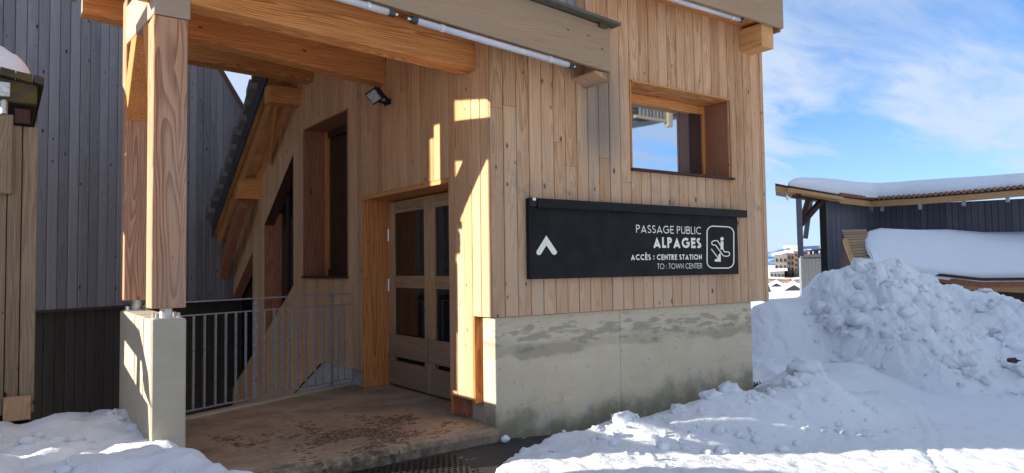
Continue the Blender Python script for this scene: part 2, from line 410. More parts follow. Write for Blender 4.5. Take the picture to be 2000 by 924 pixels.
# ------------------------------------------------------------------ ground
crest = [(-.2, -.10), (.33, .01), (.78, .035), (.95, .03), (1.2, .085), (1.35, .07), (1.62, .03), (1.92, .085), (2.3, .13), (2.57, .175), (2.78, .195), (3.18, .12), (3.38, .05), (3.6, .09), (3.88, .14), (4.05, .17), (4.23, .31), (4.4, .22), (4.55, .10), (4.99, -.1), (5.6, -.2)]
def road(x, y):
    return .025 - .068*max(0, min(x, 8)) - .02*sstep(8, 40, x)*10 - 1.2*sstep(60, 200, math.hypot(x, y))
def gh(x, y):
    z = road(x, y) + .025*fbm(x*.9, y*.9, 3) + .011*fbm(x*4, y*4, 5) + .007*fbm(x*11, y*11, 8)
    if -4.2 < x < 9 and -4 < y < .5:      # trodden snow: scattered prints and a ski track
        w_ = sstep(-.7, -1.3, y)
        if w_ > 0:
            dd_, pp_ = noise.voronoi(Vector((x*2.6, y*3.4+.6*x, 0)))
            if noise.noise(pp_[0]*5) > -.05: z -= w_*.035*max(0, 1-dd_[0]/.33)
            z += w_*.014*fbm(x*7, y*7, 3)
            for o_ in (0, .16): z -= w_*.022*max(0, 1-abs(y+3.9-.52*x+o_+.03*math.sin(x*3))/.035)
    # bank along the plinth
    if -.5 < x < 6 and y > -2:
        yc = -.42+.05*noise.noise(Vector((x*2, 0, 0)))
        c = table(crest, x) - road(x, y) + .02
        prof = sstep(-1.35-.1*noise.noise(Vector((x*1.5, 3, 0))), yc, y) if y < yc else 1-.75*sstep(yc, .15, y)
        if x > 3.9: prof = sstep(-1.35, yc, y)*(1-sstep(yc, .9, y))
        z += max(0, c)*prof + .03*prof*fbm(x*5, y*5, 9)
    # bare tarmac near the landing and the plinth
    toe = table([(-3, -9), (-1.0, -1.3), (-.50, -.72), (-.3, -.55), (-.12, -.42), (.15, -.30), (.45, -.25), (.8, -.22), (1.3, -.12), (2.0, -.04), (2.3, .3), (9, .3)], x)
    w = .05*noise.noise(Vector((x*7, y*7, 2)))+.03*noise.noise(Vector((x*19, y*19, 2)))
    d = (y-toe) + w
    if -2.7 < x < 2.4: z -= .16*sstep(-.06, .10, d)*sstep(-2.62, -2.5, x)
    # snow heaped left of the pier
    ml = sstep(-2.25, -2.72, x + .10*noise.noise(Vector((x*3, y*3, 8))) + .12*min(0, y+.1))
    if ml > 0 and y < 3:
        top = .36 + .10*sstep(1.0, -2.5, y) + .09*fbm(x*1.3, y*1.3, 11) + .035*fbm(x*5, y*5, 4) + .10*sstep(-3.2, -4.0, x)*0
        top += 1.75*sstep(-4.15, -5.3, x)*sstep(1.1, .5, y) * sstep(-4.5, -2.2, y) + 1.1*sstep(-4.9, -6.4, x)*sstep(1.3, -.5, y)  # bank raised out of view, added to shade the ground
        if y < -2.0: top *= .75+.25*sstep(-4.6, -2.0, y)
        z = lerp(z, top, ml*sstep(-7.5, -3.0, y))
    # rough bank right of the building
    b = sstep(4.2, 5.2, x)*sstep(.0, 1.4, y)*(1-sstep(8, 12, x))
    z += b*(.34+.12*fbm(x*1.2, y*1.2, 7)+.04*fbm(x*5, y*5, 1))
    # stairwell pit behind the landing
    if y > 1.6:
        edge = 2.02 if x < -2.55 else 1.94+.47*(x+2.55)-.05
        if -9 < x < .3 and y < 14: z = lerp(z, -2.6, sstep(edge-.04, edge+.06, y)*(1-sstep(.0, .3, x))*sstep(-9, -8.5, x))
    # inside the footprint of the building
    if .02 < x < 3.7 and .02 < y < 13: z = min(z, -.05)
    return z
def axis_vals(lo, hi, fine, far):
    vals = []; x = lo
    while x < hi: vals.append(x); x += fine
    vals.append(hi); st = fine; x = hi
    while x < far: st *= 1.22; x += st; vals.append(x)
    st = fine; x = lo; left = []
    while x > -far: st *= 1.22; x -= st; left.append(x)
    return left[::-1]+vals
def sheet(name, xs, ys, fn, mat, kind='structure'):
    v = [(x, y, fn(x, y)) for y in ys for x in xs]; nx = len(xs)
    f = [(j*nx+i, j*nx+i+1, (j+1)*nx+i+1, (j+1)*nx+i) for j in range(len(ys)-1) for i in range(nx-1)]
    me = bpy.data.meshes.new(name); me.from_pydata(v, [], f); me.materials.append(mat)
    me.polygons.foreach_set('use_smooth', [True]*len(f)); me.update()
    o = bpy.data.objects.new(name, me); link(o); o['kind'] = kind; return o
sheet('snow_ground', axis_vals(-4.2, 6.5, .034, 6000), axis_vals(-4.0, 2.3, .034, 6000), gh, M['snow'])
MB().prism([(-3.2, -1.6, -.4), (2.9, -1.6, -.4), (2.9, -1.6, -.21), (.2, -1.6, 0), (-3.2, -1.6, 0)], (0, 1.63, 0)).build('asphalt', M['asphalt'])['kind'] = 'structure'

# concrete landing (thick, with a crumbling front edge)
def rail_y(x): return 3.145+.455*x
bm = MB()
N = 70
fr = []
for i in range(N+1):
    x = lerp(-2.62, .02, i/N)
    y = lerp(-.16, -.012, i/N)
    fr.append((x, y+.015*noise.noise(Vector((x*6, 0, 0)))+.012*noise.noise(Vector((x*21, 1, 0)))))
rows = []
for k, (dy, z) in enumerate(((0.03, -.2), (-.012, .0), (-.018, .07), (0.0, .104), (.035, .120), (.3, .122))):
    rows.append([(x, y+dy+(.010*noise.noise(Vector((x*17, k*3, 1))) if k < 4 else 0), z+(.008*noise.noise(Vector((x*13, k*5, 4))) if 0 < k < 5 else 0)) for x, y in fr])
rows.append([(x, max(.4, rail_y(x)-.0)-.09+.0, .124+.01) for x, y in fr])
rows.append([(x, max(.4, rail_y(x)-.0)+.02, .134) for x, y in fr])
rows.append([(x, max(.4, rail_y(x)-.0)+.02, -2.7) for x, y in fr])
for r_ in rows: bm.v += r_
n1 = N+1
for j in range(len(rows)-1):
    for i in range(N): bm.f.append((j*n1+i, j*n1+i+1, (j+1)*n1+i+1, (j+1)*n1+i))
landing = bm.build('concrete_landing', M['slab'], smooth=False); landing['kind'] = 'structure'
kerb = MB().prism([(-2.62, rail_y(-2.62)-.07, .13), (.02, rail_y(.02)-.07, .13), (.02, rail_y(.02)+.05, .13), (-2.62, rail_y(-2.62)+.05, .13)], (0, 0, .028)).build('landing_edge', M['conc_pier'], bevel=.006); kerb['kind'] = 'structure'
MB().box(.02, .6, .5, 3.0, -.2, .13).build('threshold', M['slab'])['kind'] = 'structure'

# honeycomb rubber mat
mat_t = empty('rubber_mat', (-1.1, -.5, .01), 'black honeycomb rubber mat lying on the asphalt along the front edge of the landing', 'mat')
mm = MB(); R = .030; hx = R*math.sqrt(3); r_in = R*.70
def hexpt(cx, cy, r, k): a = math.pi/6+k*math.pi/3; return (cx+r*math.cos(a), cy+r*math.sin(a))
for j in range(-2, 22):
    for i in range(60):
        cx_ = -2.35+i*hx+(hx/2 if j % 2 else 0); cy_ = -1.15+j*R*1.5
        if cx_ > -.5-.02-(cy_+.05)*-.27 or cy_ > -.185+.04*(cx_+2.6)*.9: continue
        k0 = len(mm.v)
        for k in range(6):
            xo, yo = hexpt(cx_, cy_, R*.995, k); xi, yi = hexpt(cx_, cy_, r_in, k)
            mm.v += [(xo, yo, .022), (xi, yi, .022), (xi, yi, .004)]
        for k in range(6):
            a = k0+3*k; b2 = k0+3*((k+1) % 6)
            mm.f += [(a, b2, b2+1, a+1), (a+1, b2+1, b2+2, a+2)]
mm.build('honeycomb', plain('rubber', (.022, .022, .024), .5, 0, .4, n=.3), mat_t, kind='stuff')
lm = MB(); lm.lump((-.03+.06, -.10, .035), .042, 5, 2, (1.05, .8, .85), .3); tag(lm.build('snow_lump', M['snow_smooth'], smooth=True), 'small round lump of ice lying on the tarmac at the foot of the plinth corner', 'ice lump')

# ------------------------------------------------------------------ station building
bld = empty('station_building', (0, 0, 0), 'timber clad lift station building with concrete plinth, recessed door and black sign on its front', 'building')
TH = .022
def board_mesh(poly, axis, mat):
    """poly: outline in (u, z); a board whose face lies across u, thickness TH, local origin at its own corner"""
    return None
_cache = {}
def vboard(plane, u0, u1, zb0, zb1, zt0, zt1, mat, parent, name='board', gap=.0032, proud=0.0, face=-1):
    """vertical board on plane 'y' (u = x) or 'x' (u = y); bottoms zb0,zb1 and tops zt0,zt1 at u0,u1"""
    u0 += gap; u1 -= gap
    key = (plane, round(u1-u0, 3), round(zb1-zb0, 3), round(zt0-zb0, 3), round(zt1-zb0, 3), mat.name)
    if key not in _cache:
        w = u1-u0; a = .005
        P = [(0, 0), (w, zb1-zb0), (w, zt1-zb0), (0, zt0-zb0)]
        I = [(a, a*0), (w-a, zb1-zb0), (w-a, zt1-zb0), (a, zt0-zb0)]
        mb = MB()
        def q(u, z, d): return (u, d, z) if plane == 'y' else (d, u, z)
        for (u, z) in P: mb.v.append(q(u, z, TH))
        for (u, z) in P: mb.v.append(q(u, z, a))
        for (u, z) in I: mb.v.append(q(u, z, 0))
        for i in range(4):
            j = (i+1) % 4
            mb.f.append((i, j, 4+j, 4+i)); mb.f.append((4+i, 4+j, 8+j, 8+i))
        mb.f.append((8, 9, 10, 11)); mb.f.append((3, 2, 1, 0))
        if plane == 'x': mb.f = [tuple(reversed(f)) for f in mb.f]
        _cache[key] = mb.mesh(name, mat)
    o = bpy.data.objects.new(name, _cache[key]); link(o, parent)
    pw = wpos(parent)
    d = face + proud
    loc = Vector((u0, d, zb0)) if plane == 'y' else Vector((d, u0, zb0))
    o.location = loc-pw
    return o
PITCH = .1485
YF = -.034      # outer face of the front boards
XF = -.052      # outer face of the side boards
WX0, WX1, WZ0, WZ1 = 1.745, 3.375, 2.585, 3.50     # front window opening
# front cladding
x = XF+.001; i = 0
while x < 3.98:
    x1 = min(x+PITCH, 4.03)
    top = 3.80+.0*x if x < 1.12 else 4.72
    pr = rnd.uniform(-.0025, .0025)
    segs = [(1.11, top)]
    if x1 > WX0+.04 and x < WX1-.04: segs = [(1.11, WZ0-.02), (WZ1+.02, top)]
    out_ = []
    for a, b in segs:
        j = None
        if i == 9: j = 2.66
        elif i == 1: j = 3.05
        elif i == 17 and a > 3: j = None
        elif b-a > 2 and rnd.random() < .18: j = rnd.uniform(2.3, 3.4)
        if j and a < j < b: out_ += [(a, j-.0015), (j+.0015, b)]
        else: out_.append((a, b))
    for a, b in out_:
        vboard('y', x, x1, a, a, b, b, M['sign_wood'], bld, face=YF, proud=pr)
    x = x1; i += 1
# side cladding
def z_roof(y): return 3.85-.655*(y-6.054)
def L(y): return 1.306-.575*(y-5.343)
def deck_z(x, y): return 3.81+.175*(y-.19)-.045*x
y = YF+.024; i = 0
cuts = [.28, .715, 2.79, 3.22, 4.855, 5.32, 6.75, 7.457, 9.2]
ys_ = []
yy = y
bounds = [y]+cuts
for a, b in zip(bounds, bounds[1:]):
    n = max(1, round((b-a)/PITCH))
    for k in range(n): ys_.append((a+(b-a)*k/n, a+(b-a)*(k+1)/n))
for a, b in ys_:
    c = (a+b)/2; pr = rnd.uniform(-.003, .003)
    t0, t1 = (min(z_roof(a)+.02, deck_z(0, a)+.02), min(z_roof(b)+.02, deck_z(0, b)+.02)) if c < 4.9 else (z_roof(a)+.02, z_roof(b)+.02)
    def low(y): return 1.11 if c < .28 else (.325 if y <= 4.13 else .325-.5*(y-4.13))
    if c > 7.457:
        segs = [(low(a), low(b), L(a), L(b)), (1.896-.645*(a-7.457), 1.896-.645*(b-7.457), t0, t1)]
    elif c > 6.75: segs = [(low(a), low(b), t0, t1)]
    elif c > 5.32: segs = [(low(a), low(b), L(a), L(b)), (3.313-.69*(a-5.32), 3.313-.69*(b-5.32), t0, t1)]
    elif 3.22 < c < 4.855: segs = [(low(a), low(b), 1.45, 1.45), (3.62, 3.62, t0, t1)]
    elif .715 < c < 2.79: segs = [(2.455, 2.455, t0, t1)]
    else: segs = [(low(a), low(b), t0, t1)]
    for s0, s1, e0, e1 in segs:
        if e0-s0 < .01 or e1-s1 < .01: continue
        r = rnd.random()
        if .28 < c < .715 and a > .4: j = 1.99 if a < .5 else None
        else: j = lerp(max(s0, s1), min(e0, e1), rnd.uniform(.3, .8)) if (r < .22 and min(e0, e1)-max(s0, s1) > 1.6) else None
        if j:
            vboard('x', a, b, s0, s1, j, j, M['door_wood'], bld, face=XF, proud=pr)
            vboard('x', a, b, j+.003, j+.003, e0, e1, M['door_wood'], bld, face=XF, proud=pr)
        else: vboard('x', a, b, s0, s1, e0, e1, M['door_wood'], bld, face=XF, proud=pr)
# backing walls (dark felt behind the open joints)
co = MB()
yb = YF+TH+.012
co.box(XF+.03, WX0, yb, .12, 1.12, 3.8); co.box(WX0, WX1, yb, .12, 1.12, WZ0-.02); co.box(WX0, WX1, yb, .12, WZ1+.02, 4.7)
co.box(WX1, 4.02, yb, .12, 1.12, 4.7); co.box(1.16, WX0, yb, .12, 3.8, 4.7)
co.box(4.0, 4.02, .12, 9, 1.12, 4.7)
co.build('front_wall_backing', M['dark'], bld)
co = MB(); xb = XF+TH+.012
def pan(a, b, poly):
    co.prism([(xb, yy_, zz_) for yy_, zz_ in poly], (.05, 0, 0))
pan(0, 0, [(.124, 1.12), (.28, 1.12), (.28, 3.7), (.124, 3.7)]); pan(0, 0, [(.28, .33), (.715, .33), (.715, 3.75), (.28, 3.75)])
pan(0, 0, [(.715, 2.46), (2.79, 2.46), (2.79, 4.1), (.715, 3.75)]); pan(0, 0, [(2.79, .33), (3.22, .33), (3.22, 4.2), (2.79, 4.1)])
pan(0, 0, [(3.22, .33), (4.13, .33), (4.855, -.03), (4.855, 1.45), (3.22, 1.45)]); pan(0, 0, [(3.22, 3.62), (4.855, 3.62), (4.855, 4.5), (3.22, 4.2)])
pan(0, 0, [(4.855, -.03), (5.32, -.26), (5.32, z_roof(5.32)), (4.855, z_roof(4.855))])
pan(0, 0, [(5.32, -.26), (6.75, -.97), (6.75, L(6.75)), (5.32, L(5.32))]); pan(0, 0, [(5.32, 3.313), (6.75, 2.325), (6.75, z_roof(6.75)), (5.32, z_roof(5.32))])
pan(0, 0, [(6.75, -.97), (7.457, -1.3), (7.457, z_roof(7.457)), (6.75, z_roof(6.75))])
pan(0, 0, [(7.457, -1.3), (9.2, -2.2), (9.2, L(9.2)), (7.457, L(7.457))]); pan(0, 0, [(7.457, 1.896), (9.2, .77), (9.2, z_roof(9.2)), (7.457, z_roof(7.457))])
co.build('side_wall_backing', M['dark'], bld)
# interior liner so openings look into a dark passage
li = MB(); li.box(1.6, 1.65, .2, 9.2, -2.6, 4.3); li.box(.6, 3.9, 9.2, 9.3, -2.6, 3); li.box(.0, 1.6, .12, .2, 1.2, 3.6)
li.build('passage_lining', plain('passage_wall', (.05, .035, .03), .9), bld)
# plinth
SEAM = 1.555
MB().box(0, SEAM-.0008, -.002, .20, -.3, 1.108).build('plinth_panel', M['conc'], bld, bevel=.006)
MB().box(SEAM+.0008, 3.745, -.002, .20, -.3, 1.108).build('plinth_panel', M['conc'], bld, bevel=.006)
MB().box(SEAM-.01, SEAM+.01, .006, .19, -.3, 1.1).build('panel_joint', M['dirt'], bld)
MB().box(.07, .3, .205, .70, -.2, 1.1).build('plinth_return', M['conc_pier'], bld)
MB().box(3.545, 3.74, .205, 9, -.4, 1.107).build('plinth_side', M['conc_pier'], bld)
MB().prism([(-.02, 2.80, .13), (-.02, 4.13, -.3), (-.02, 5.6, -1.2), (-.02, 5.6, -.42), (-.02, 4.13, .31), (-.02, 2.80, .322)], (.12, 0, 0)).build('stair_plinth', plain('pale_plinth', (.40, .41, .42), .85, n=.12), bld)
MB().box(-.05, .068, .262, .279, .30, 1.106).build('return_board', M['orange_z'], bld, origin=(0, .27, .3), bevel=.002)
MB().box(.0, .11, .50, .712, .134, .322).build('jamb_foot', M['red_wood'], bld, bevel=.004)
MB().box(3.985, 4.045, YF-.012, YF+.05, 1.10, 4.7).build('corner_board', M['sign_wood'], bld, origin=(3.985, YF, 1.1), bevel=.003)
# door recess
DX = .29
MB().box(XF+.004, DX+.09, 2.752, 2.79, .134, 2.452).build('door_jamb', M['orange_z'], bld, origin=(0, 2.75, .13))
MB().box(XF+.03, DX+.09, .72, .745, .134, 2.452).build('door_jamb', M['orange_z'], bld, origin=(0, .72, .13))
MB().box(XF+.004, DX+.09, .745, 2.752, 2.405, 2.452).build('door_head', M['orange_y'], bld, origin=(0, .72, 2.4))
# double door: thing > part 'door' > sub-parts
def leaf(y0, y1, hinge_y):
    d = empty('door', (DX, y0, .14)); d.parent = bld
    X0, X1 = DX, DX+.05
    z0, z1 = .155, 2.385
    st = .115
    for a, b in ((y0, y0+st), (y1-st, y1)):
        MB().box(X0, X1, a, b, z0, z1).build('stile', M['door_leaf'], d, origin=(X0, a, z0), bevel=.004)
    for a, b in ((2.24, z1), (1.33, 1.475)):
        MB().box(X0+.002, X1, y0+st+.001, y1-st-.001, a, b).build('rail', M['door_leaf_y'], d, origin=(X0, y0, a), bevel=.003)
    for a, b, pr in ((.50, .765, -.022), (.158, .445, -.004)):
        MB().box(X0+pr-.004, X0+pr+.026, y0+.012+(.02 if pr > -.01 else 0), y1-.012, a, b).build('plank', M['door_leaf_y'], d, origin=(X0, y0+rnd.uniform(0, 1), a), bevel=.004)
    MB().box(X0+.028, X0+.034, y0+st, y1-st, 1.475, 2.24).build('glass', M['dark_glass'], d)
    MB().box(X0+.028, X0+.034, y0+st, y1-st, .765, 1.33).build('glass', M['dark_glass'], d)
    MB().box(X0+.045, X0+.06, y0+.01, y1-.01, .16, .78).build('back_panel', M['dark'], d)
    for z in (1.98, 1.36, .62):
        MB().cyl((X0-.014, hinge_y, z-.075), (X0-.014, hinge_y, z+.075), .013, 8).build('hinge', M['clip'], d)
    return d
leaf(1.735, 2.742, 2.738); leaf(.752, 1.728, .757)
MB().box(DX+.35, DX+.38, .6, 2.9, .1, 2.5).build('lobby_screen', M['dark'], bld)

# front window
wn = empty('window', (WX0, 0, WZ0)); wn.parent = bld
D = .36
lt = lambda *a: MB().box(*a)
lt(WX0+.001, WX1-.001, YF-.030, D+.03, WZ1+.001, WZ1+.019).build('head_board', M['orange_x'], wn, origin=(WX0, 0, WZ1), bevel=.002)
lt(WX1-.001, WX1+.018, YF-.012, D+.03, WZ0, WZ1).build('side_board', M['red_wood'], wn, origin=(WX1, 0, WZ0), bevel=.002)
lt(WX0-.018, WX0+.001, YF-.012, D+.03, WZ0, WZ1).build('side_board', M['orange_z'], wn, origin=(WX0, 0, WZ0), bevel=.002)
lt(WX0-.02, WX1+.03, YF-.045, D+.03, WZ0-.03, WZ0-.001).build('sill', M['dark_wood'], wn, origin=(WX0, 0, WZ0), bevel=.003)
lt(WX0+.002, WX1-.002, D-.04, D+.02, WZ1-.10, WZ1).build('frame_head', M['orange_x'], wn, origin=(WX0, 0, WZ1-.1), bevel=.003)
XG, XO = un(1349, 275, 'y', D-.01).x, un(1373, 275, 'y', D-.04).x
lt(XO, WX1-.002, D-.04, D+.02, WZ0+.001, WZ1-.101).build('frame_side', M['orange_z'], wn, origin=(WX1, 0, WZ0), bevel=.003)
lt(XG, XO-.001, D-.012, D+.02, WZ0+.001, WZ1-.101).build('frame_side', M['dark_wood'], wn, origin=(WX1, 0, WZ0), bevel=.002)
lt(WX0+.002, XG, D+.004, D+.012, WZ0+.001, WZ1-.101).build('pane', M['mirror_glass'], wn)
# side window (tall)
w1 = empty('window', (0, 3.22, 1.47)); w1.parent = bld
Y0, Y1, Z0, Z1 = 3.235, 4.84, 1.475, 3.60; E = .27
lt(XF-.006, E+.05, Y1, Y1+.018, Z0-.02, Z1+.02).build('side_board', M['red_wood'], w1, origin=(0, Y1, Z0))
lt(XF-.006, E+.05, Y0-.018, Y0, Z0-.02, Z1+.02).build('side_board', M['red_wood'], w1, origin=(0, Y0, Z0))
lt(XF-.010, E+.05, Y0, Y1, Z1, Z1+.018).build('head_board', M['red_wood'], w1, origin=(0, Y0, Z1))
lt(XF-.035, E+.05, Y0-.03, Y1+.03, Z0-.03, Z0).build('sill', M['dark_wood'], w1, origin=(0, Y0, Z0))
lt(E-.01, E+.05, Y1-.12, Y1-.001, Z0+.001, Z1-.001).build('frame_side', M['orange_z'], w1, origin=(E, Y1-.1, Z0))
lt(E-.01, E+.05, Y0+.001, Y0+.1, Z0+.001, Z1-.001).build('frame_side', M['dark_wood'], w1, origin=(E, Y0, Z0))
lt(E-.008, E+.05, Y0+.1, Y1-.12, Z1-.10, Z1-.001).build('frame_head', M['dark_wood'], w1, origin=(E, Y0, Z1))
lt(E-.004, E+.05, Y0+.1, Y1-.12, Z0+.001, Z0+.10).build('frame_foot', M['dark_wood'], w1, origin=(E, Y0, Z1))
lt(E+.02, E+.026, Y0+.1, Y1-.12, Z0+.1, Z1-.1).build('pane', M['dark_glass'], w1)
# slanted windows over the descending passage
w2 = empty('window', (0, 5.32, 1.3)); w2.parent = bld
q = .018
MB().prism([(XF-.004, 6.732, .53), (XF-.004, 6.75, .52), (XF-.004, 6.75, 2.33), (XF-.004, 6.732, 2.34)], (.16, 0, 0)).build('side_board', M['red_wood'], w2, origin=(0, 6.7, .5))
MB().prism([(XF-.004, 5.32, 3.313-q), (XF-.004, 6.732, 2.339-q), (XF-.004, 6.732, 2.339), (XF-.004, 5.32, 3.313)], (.16, 0, 0)).build('head_board', M['dark_wood'], w2)
MB().box(XF-.004, .12, 5.302, 5.32, 1.32, 3.31).build('side_board', M['dark_wood'], w2)
MB().box(.10, .16, 6.45, 6.73, .0, 2.5).build('frame_side', M['red_wood'], w2, origin=(0, 6.4, 0))
MB().prism([(.14, 5.32, .2), (.14, 6.5, -.6), (.14, 6.5, 2.5), (.14, 5.32, 3.3)], (.008, 0, 0)).build('pane', M['dark_glass'], w2)
for yv in (5.75, 6.1): MB().box(.11, .14, yv, yv+.05, .3, 3.0).build('mullion', M['dark_wood'], w2)
w3 = empty('window', (0, 7.457, 1)); w3.parent = bld
MB().prism([(XF-.004, 7.46, 1.893-q), (XF-.004, 9.15, .803-q), (XF-.004, 9.15, .803), (XF-.004, 7.46, 1.893)], (.16, 0, 0)).build('head_board', M['red_wood'], w3)
MB().prism([(.14, 7.46, -.9), (.14, 9.1, -1.8), (.14, 9.1, .9), (.14, 7.46, 1.9)], (.008, 0, 0)).build('pane', M['dark_glass'], w3)

# wing roof: slopes down to the left, overhangs the side wall
VX = -.50
def rz(y): return z_roof(y)-.02
rf = empty('roof', (0, 5, 4)); rf.parent = bld
YA, YB = 4.55, 9.15
# deck of soffit boards running along x
n = 36
for k in range(n):
    a = YA+(YB-YA)*k/n; b = YA+(YB-YA)*(k+1)/n
    MB().prism([(VX, a+.004, rz(a+.004)), (VX, b-.004, rz(b-.004)), (VX, b-.004, rz(b-.004)+.025), (VX, a+.004, rz(a+.004)+.025)], (1.2, 0, 0)).build('soffit_board', M['soffit'], rf, origin=(VX, a, rz(a)))
MB().prism([(VX+.01, YA, rz(YA)+.03), (VX+.01, YB, rz(YB)+.03), (VX+.01, YB, rz(YB)+.20), (VX+.01, YA, rz(YA)+.20)], (4.4, 0, 0)).build('roof_slab', M['verge'], rf)
MB().prism([(VX-.03, YA, rz(YA)-.11), (VX-.03, YB, rz(YB)-.11), (VX-.03, YB, rz(YB)+.16), (VX-.03, YA, rz(YA)+.16)], (.035, 0, 0)).build('verge_board', M['verge'], rf)
for xx in (-.40, -.13):
    MB().prism([(xx, YA, rz(YA)-.13), (xx, YB-.2, rz(YB-.2)-.13), (xx, YB-.2, rz(YB-.2)-.001), (xx, YA, rz(YA)-.001)], (.085, 0, 0)).build('rafter', M['orange_y'], rf)
sl_ = math.atan(.655)
for k in range(16):                     # split shingles, courses seen from the verge
    yk = YA+.1+k*.285; xk = VX-.14+rnd.uniform(-.02, .02)
    MB().prism([(xk, yk, rz(yk)+.10), (xk, yk+.165, rz(yk+.165)+.085), (xk, yk+.165, rz(yk+.165)+.205), (xk, yk, rz(yk)+.24)], (.60, 0, 0)).build('shingle', M['shingle'], rf, origin=(xk, yk, rz(yk)))
MB().prism([(VX+.3, YA, rz(YA)+.2), (VX+.3, YB, rz(YB)+.2), (VX+.3, YB, rz(YB)+.24), (VX+.3, YA, rz(YA)+.24)], (4.0, 0, 0)).build('shingle_field', M['shingle'], rf)
for yk, zt, h, xe in ((6.98, 3.14, .36, -.41), (4.95, 4.25, .25, -.52), (8.75, 1.98, .3, -.42)):
    MB().box(xe, .1, yk, yk+.24, zt-h, zt).build('purlin', M['orange_x'], rf, origin=(xe, yk, zt-h), bevel=.006)
MB().bar((-.34, 5.25, 4.02), (-.10, 6.35, 3.35), .03, .16).build('strut', M['orange_z'], rf)
MB().bar((-.32, 7.05, 2.72), (-.26, 9.1, 1.15), .12, .24).build('strut', M['red_wood'], rf)
# main roof over the front
mr = empty('roof', (2.5, 2, 4.7)); mr.parent = bld
def fx(px, py): return un(px, py, 'y', -.37)
fb0, fb1 = fx(1345, 0), fx(1525, 60)
zf = (fb0.z+fb1.z)/2
MB().box(1.17, fb1.x, -.41, -.37, zf, zf+.50).build('fascia_board', M['fascia'], mr, origin=(0, -.4, zf), bevel=.003)
MB().box(1.17, fb1.x-.03, -.369, .1, zf+.07, zf+.10).build('soffit_panel', M['orange_x'], mr, origin=(0, 0, zf))
MB().prism([(1.165, -.36, zf+.11), (1.165, 4.6, zf+.6), (1.165, 4.6, zf+.75), (1.165, -.36, zf+.40)], (2.83, 0, 0)).build('roof_slab', M['verge'], mr)
MB().box(fb1.x-.032, fb1.x, -.369, .2, zf-.03, zf+.5).build('end_board', M['fascia'], mr)
MB().box(1.9, 3.95, 5.0, 10.9, 2.5, 12).build('shade_tower', M['grey'], bld)  # tall block added behind the front wall to shade chalet and snow heap
MB().box(1.9, 3.95, 10.91, 13.5, 2.5, 11).build('shade_block', M['grey'], bld)  # rear part of the added block, there for its shade too
MB().box(3.63, 3.86, -.34, .0, 4.13, 4.41).build('purlin', M['soffit'], mr, origin=(3.63, 0, 4.13), bevel=.008)
# weathered blue-grey upper wall set back over the canopy
xx = -1.2
while xx < 1.16:
    vboard('y', xx, xx+.148, 3.9, 3.9, 5.6, 5.6, M['grey'], bld, face=.12); xx += .148
MB().box(-1.2, 1.17, .155, .25, 3.9, 5.6).build('upper_wall_backing', M['dark'], bld)
MB().box(1.14, 1.165, .0, .115, 3.9, 5.2).build('upper_side_wall', M['sign_wood'], bld)

# ------------------------------------------------------------------ canopy
can = empty('entrance_canopy', (-1.3, 1.5, 3.6), 'timber entrance canopy of heavy larch beams on two posts over the landing', 'canopy')
PX0, PX1 = -2.775, -2.548
def zb1(x): return 3.399-.050*x         # underside of the front beam
def zb2(x): return 3.690-.080*x
def zb3(x): return 4.245-.03*x
def beam(name, x0, x1, y0, y1, zb, h0, mat='orange_x', h1=None):
    h1 = h1 or h0
    return MB().prism([(x0, y0, zb(x0)), (x1, y0, zb(x1)), (x1, y0, zb(x1)+h1), (x0, y0, zb(x0)+h0)], (0, y1-y0, 0)).build(name, M[mat], can, origin=(x0, y0, zb(x0)), bevel=.007)
beam('beam', -3.1, -.054, .19, .40, zb1, .31)
beam('beam', -3.06, -.054, 2.10, 2.30, zb2, .38, h1=.42)
B3X = un(325, 95, 'y', 4.45).x
beam('beam', B3X, -.054, 4.45, 4.70, zb3, .28)
MB().prism([(-3.068, 2.104, zb2(-3.06)+.004), (-3.068, 2.296, zb2(-3.06)+.004), (-3.068, 2.296, zb2(-3.06)+.352), (-3.068, 2.104, zb2(-3.06)+.352)], (.007, 0, 0)).build('end_grain', M['conc_pier'], can)
def zh(y): return 3.400+.1025*(y-.19)   # underside of the head beam
MB().prism([(PX0-.004, .185, zh(.185)), (PX0-.004, 1.575, zh(1.575)), (PX0-.004, 1.575, zh(1.575)+.33), (PX0-.004, .185, zh(.185)+.31)], (PX1-PX0+.018, 0, 0)).build('head_beam', M['post_y'], can, origin=(PX0, .185, 3.4), bevel=.006)
MB().box(PX0, PX1, .20, .43, 1.297, zh(.2)-.002).build('post', M['post'], can, origin=(PX0, .2, 1.297), bevel=.006)
MB().prism([(PX0, 1.585, 1.315), (PX0, 1.80, 1.315), (PX0, 1.80, 4.14), (PX0, 1.585, 4.10)], (PX1-PX0, 0, 0)).build('post', M['post'], can, origin=(PX0, 1.585, 1.3), bevel=.006)
# knee braces
MB().prism([(PX0+.003, 1.583, 2.88), (PX0+.003, 1.583, 3.23), (PX0+.003, 1.31, zh(1.31)-.002), (PX0+.003, 1.03, zh(1.03)-.002)], (PX1-PX0-.006, 0, 0)).build('brace', M['orange_z'], can, origin=(PX0, 1.4, 2.6), bevel=.004)
MB().prism([(PX0+.003, .432, 2.80), (PX0+.003, .432, 3.04), (PX0+.003, .50, zh(.50)-.002), (PX0+.003, .71, zh(.71)-.002)], (PX1-PX0-.006, 0, 0)).build('brace', M['orange_z'], can, origin=(PX0, .4, 2.8), bevel=.004)
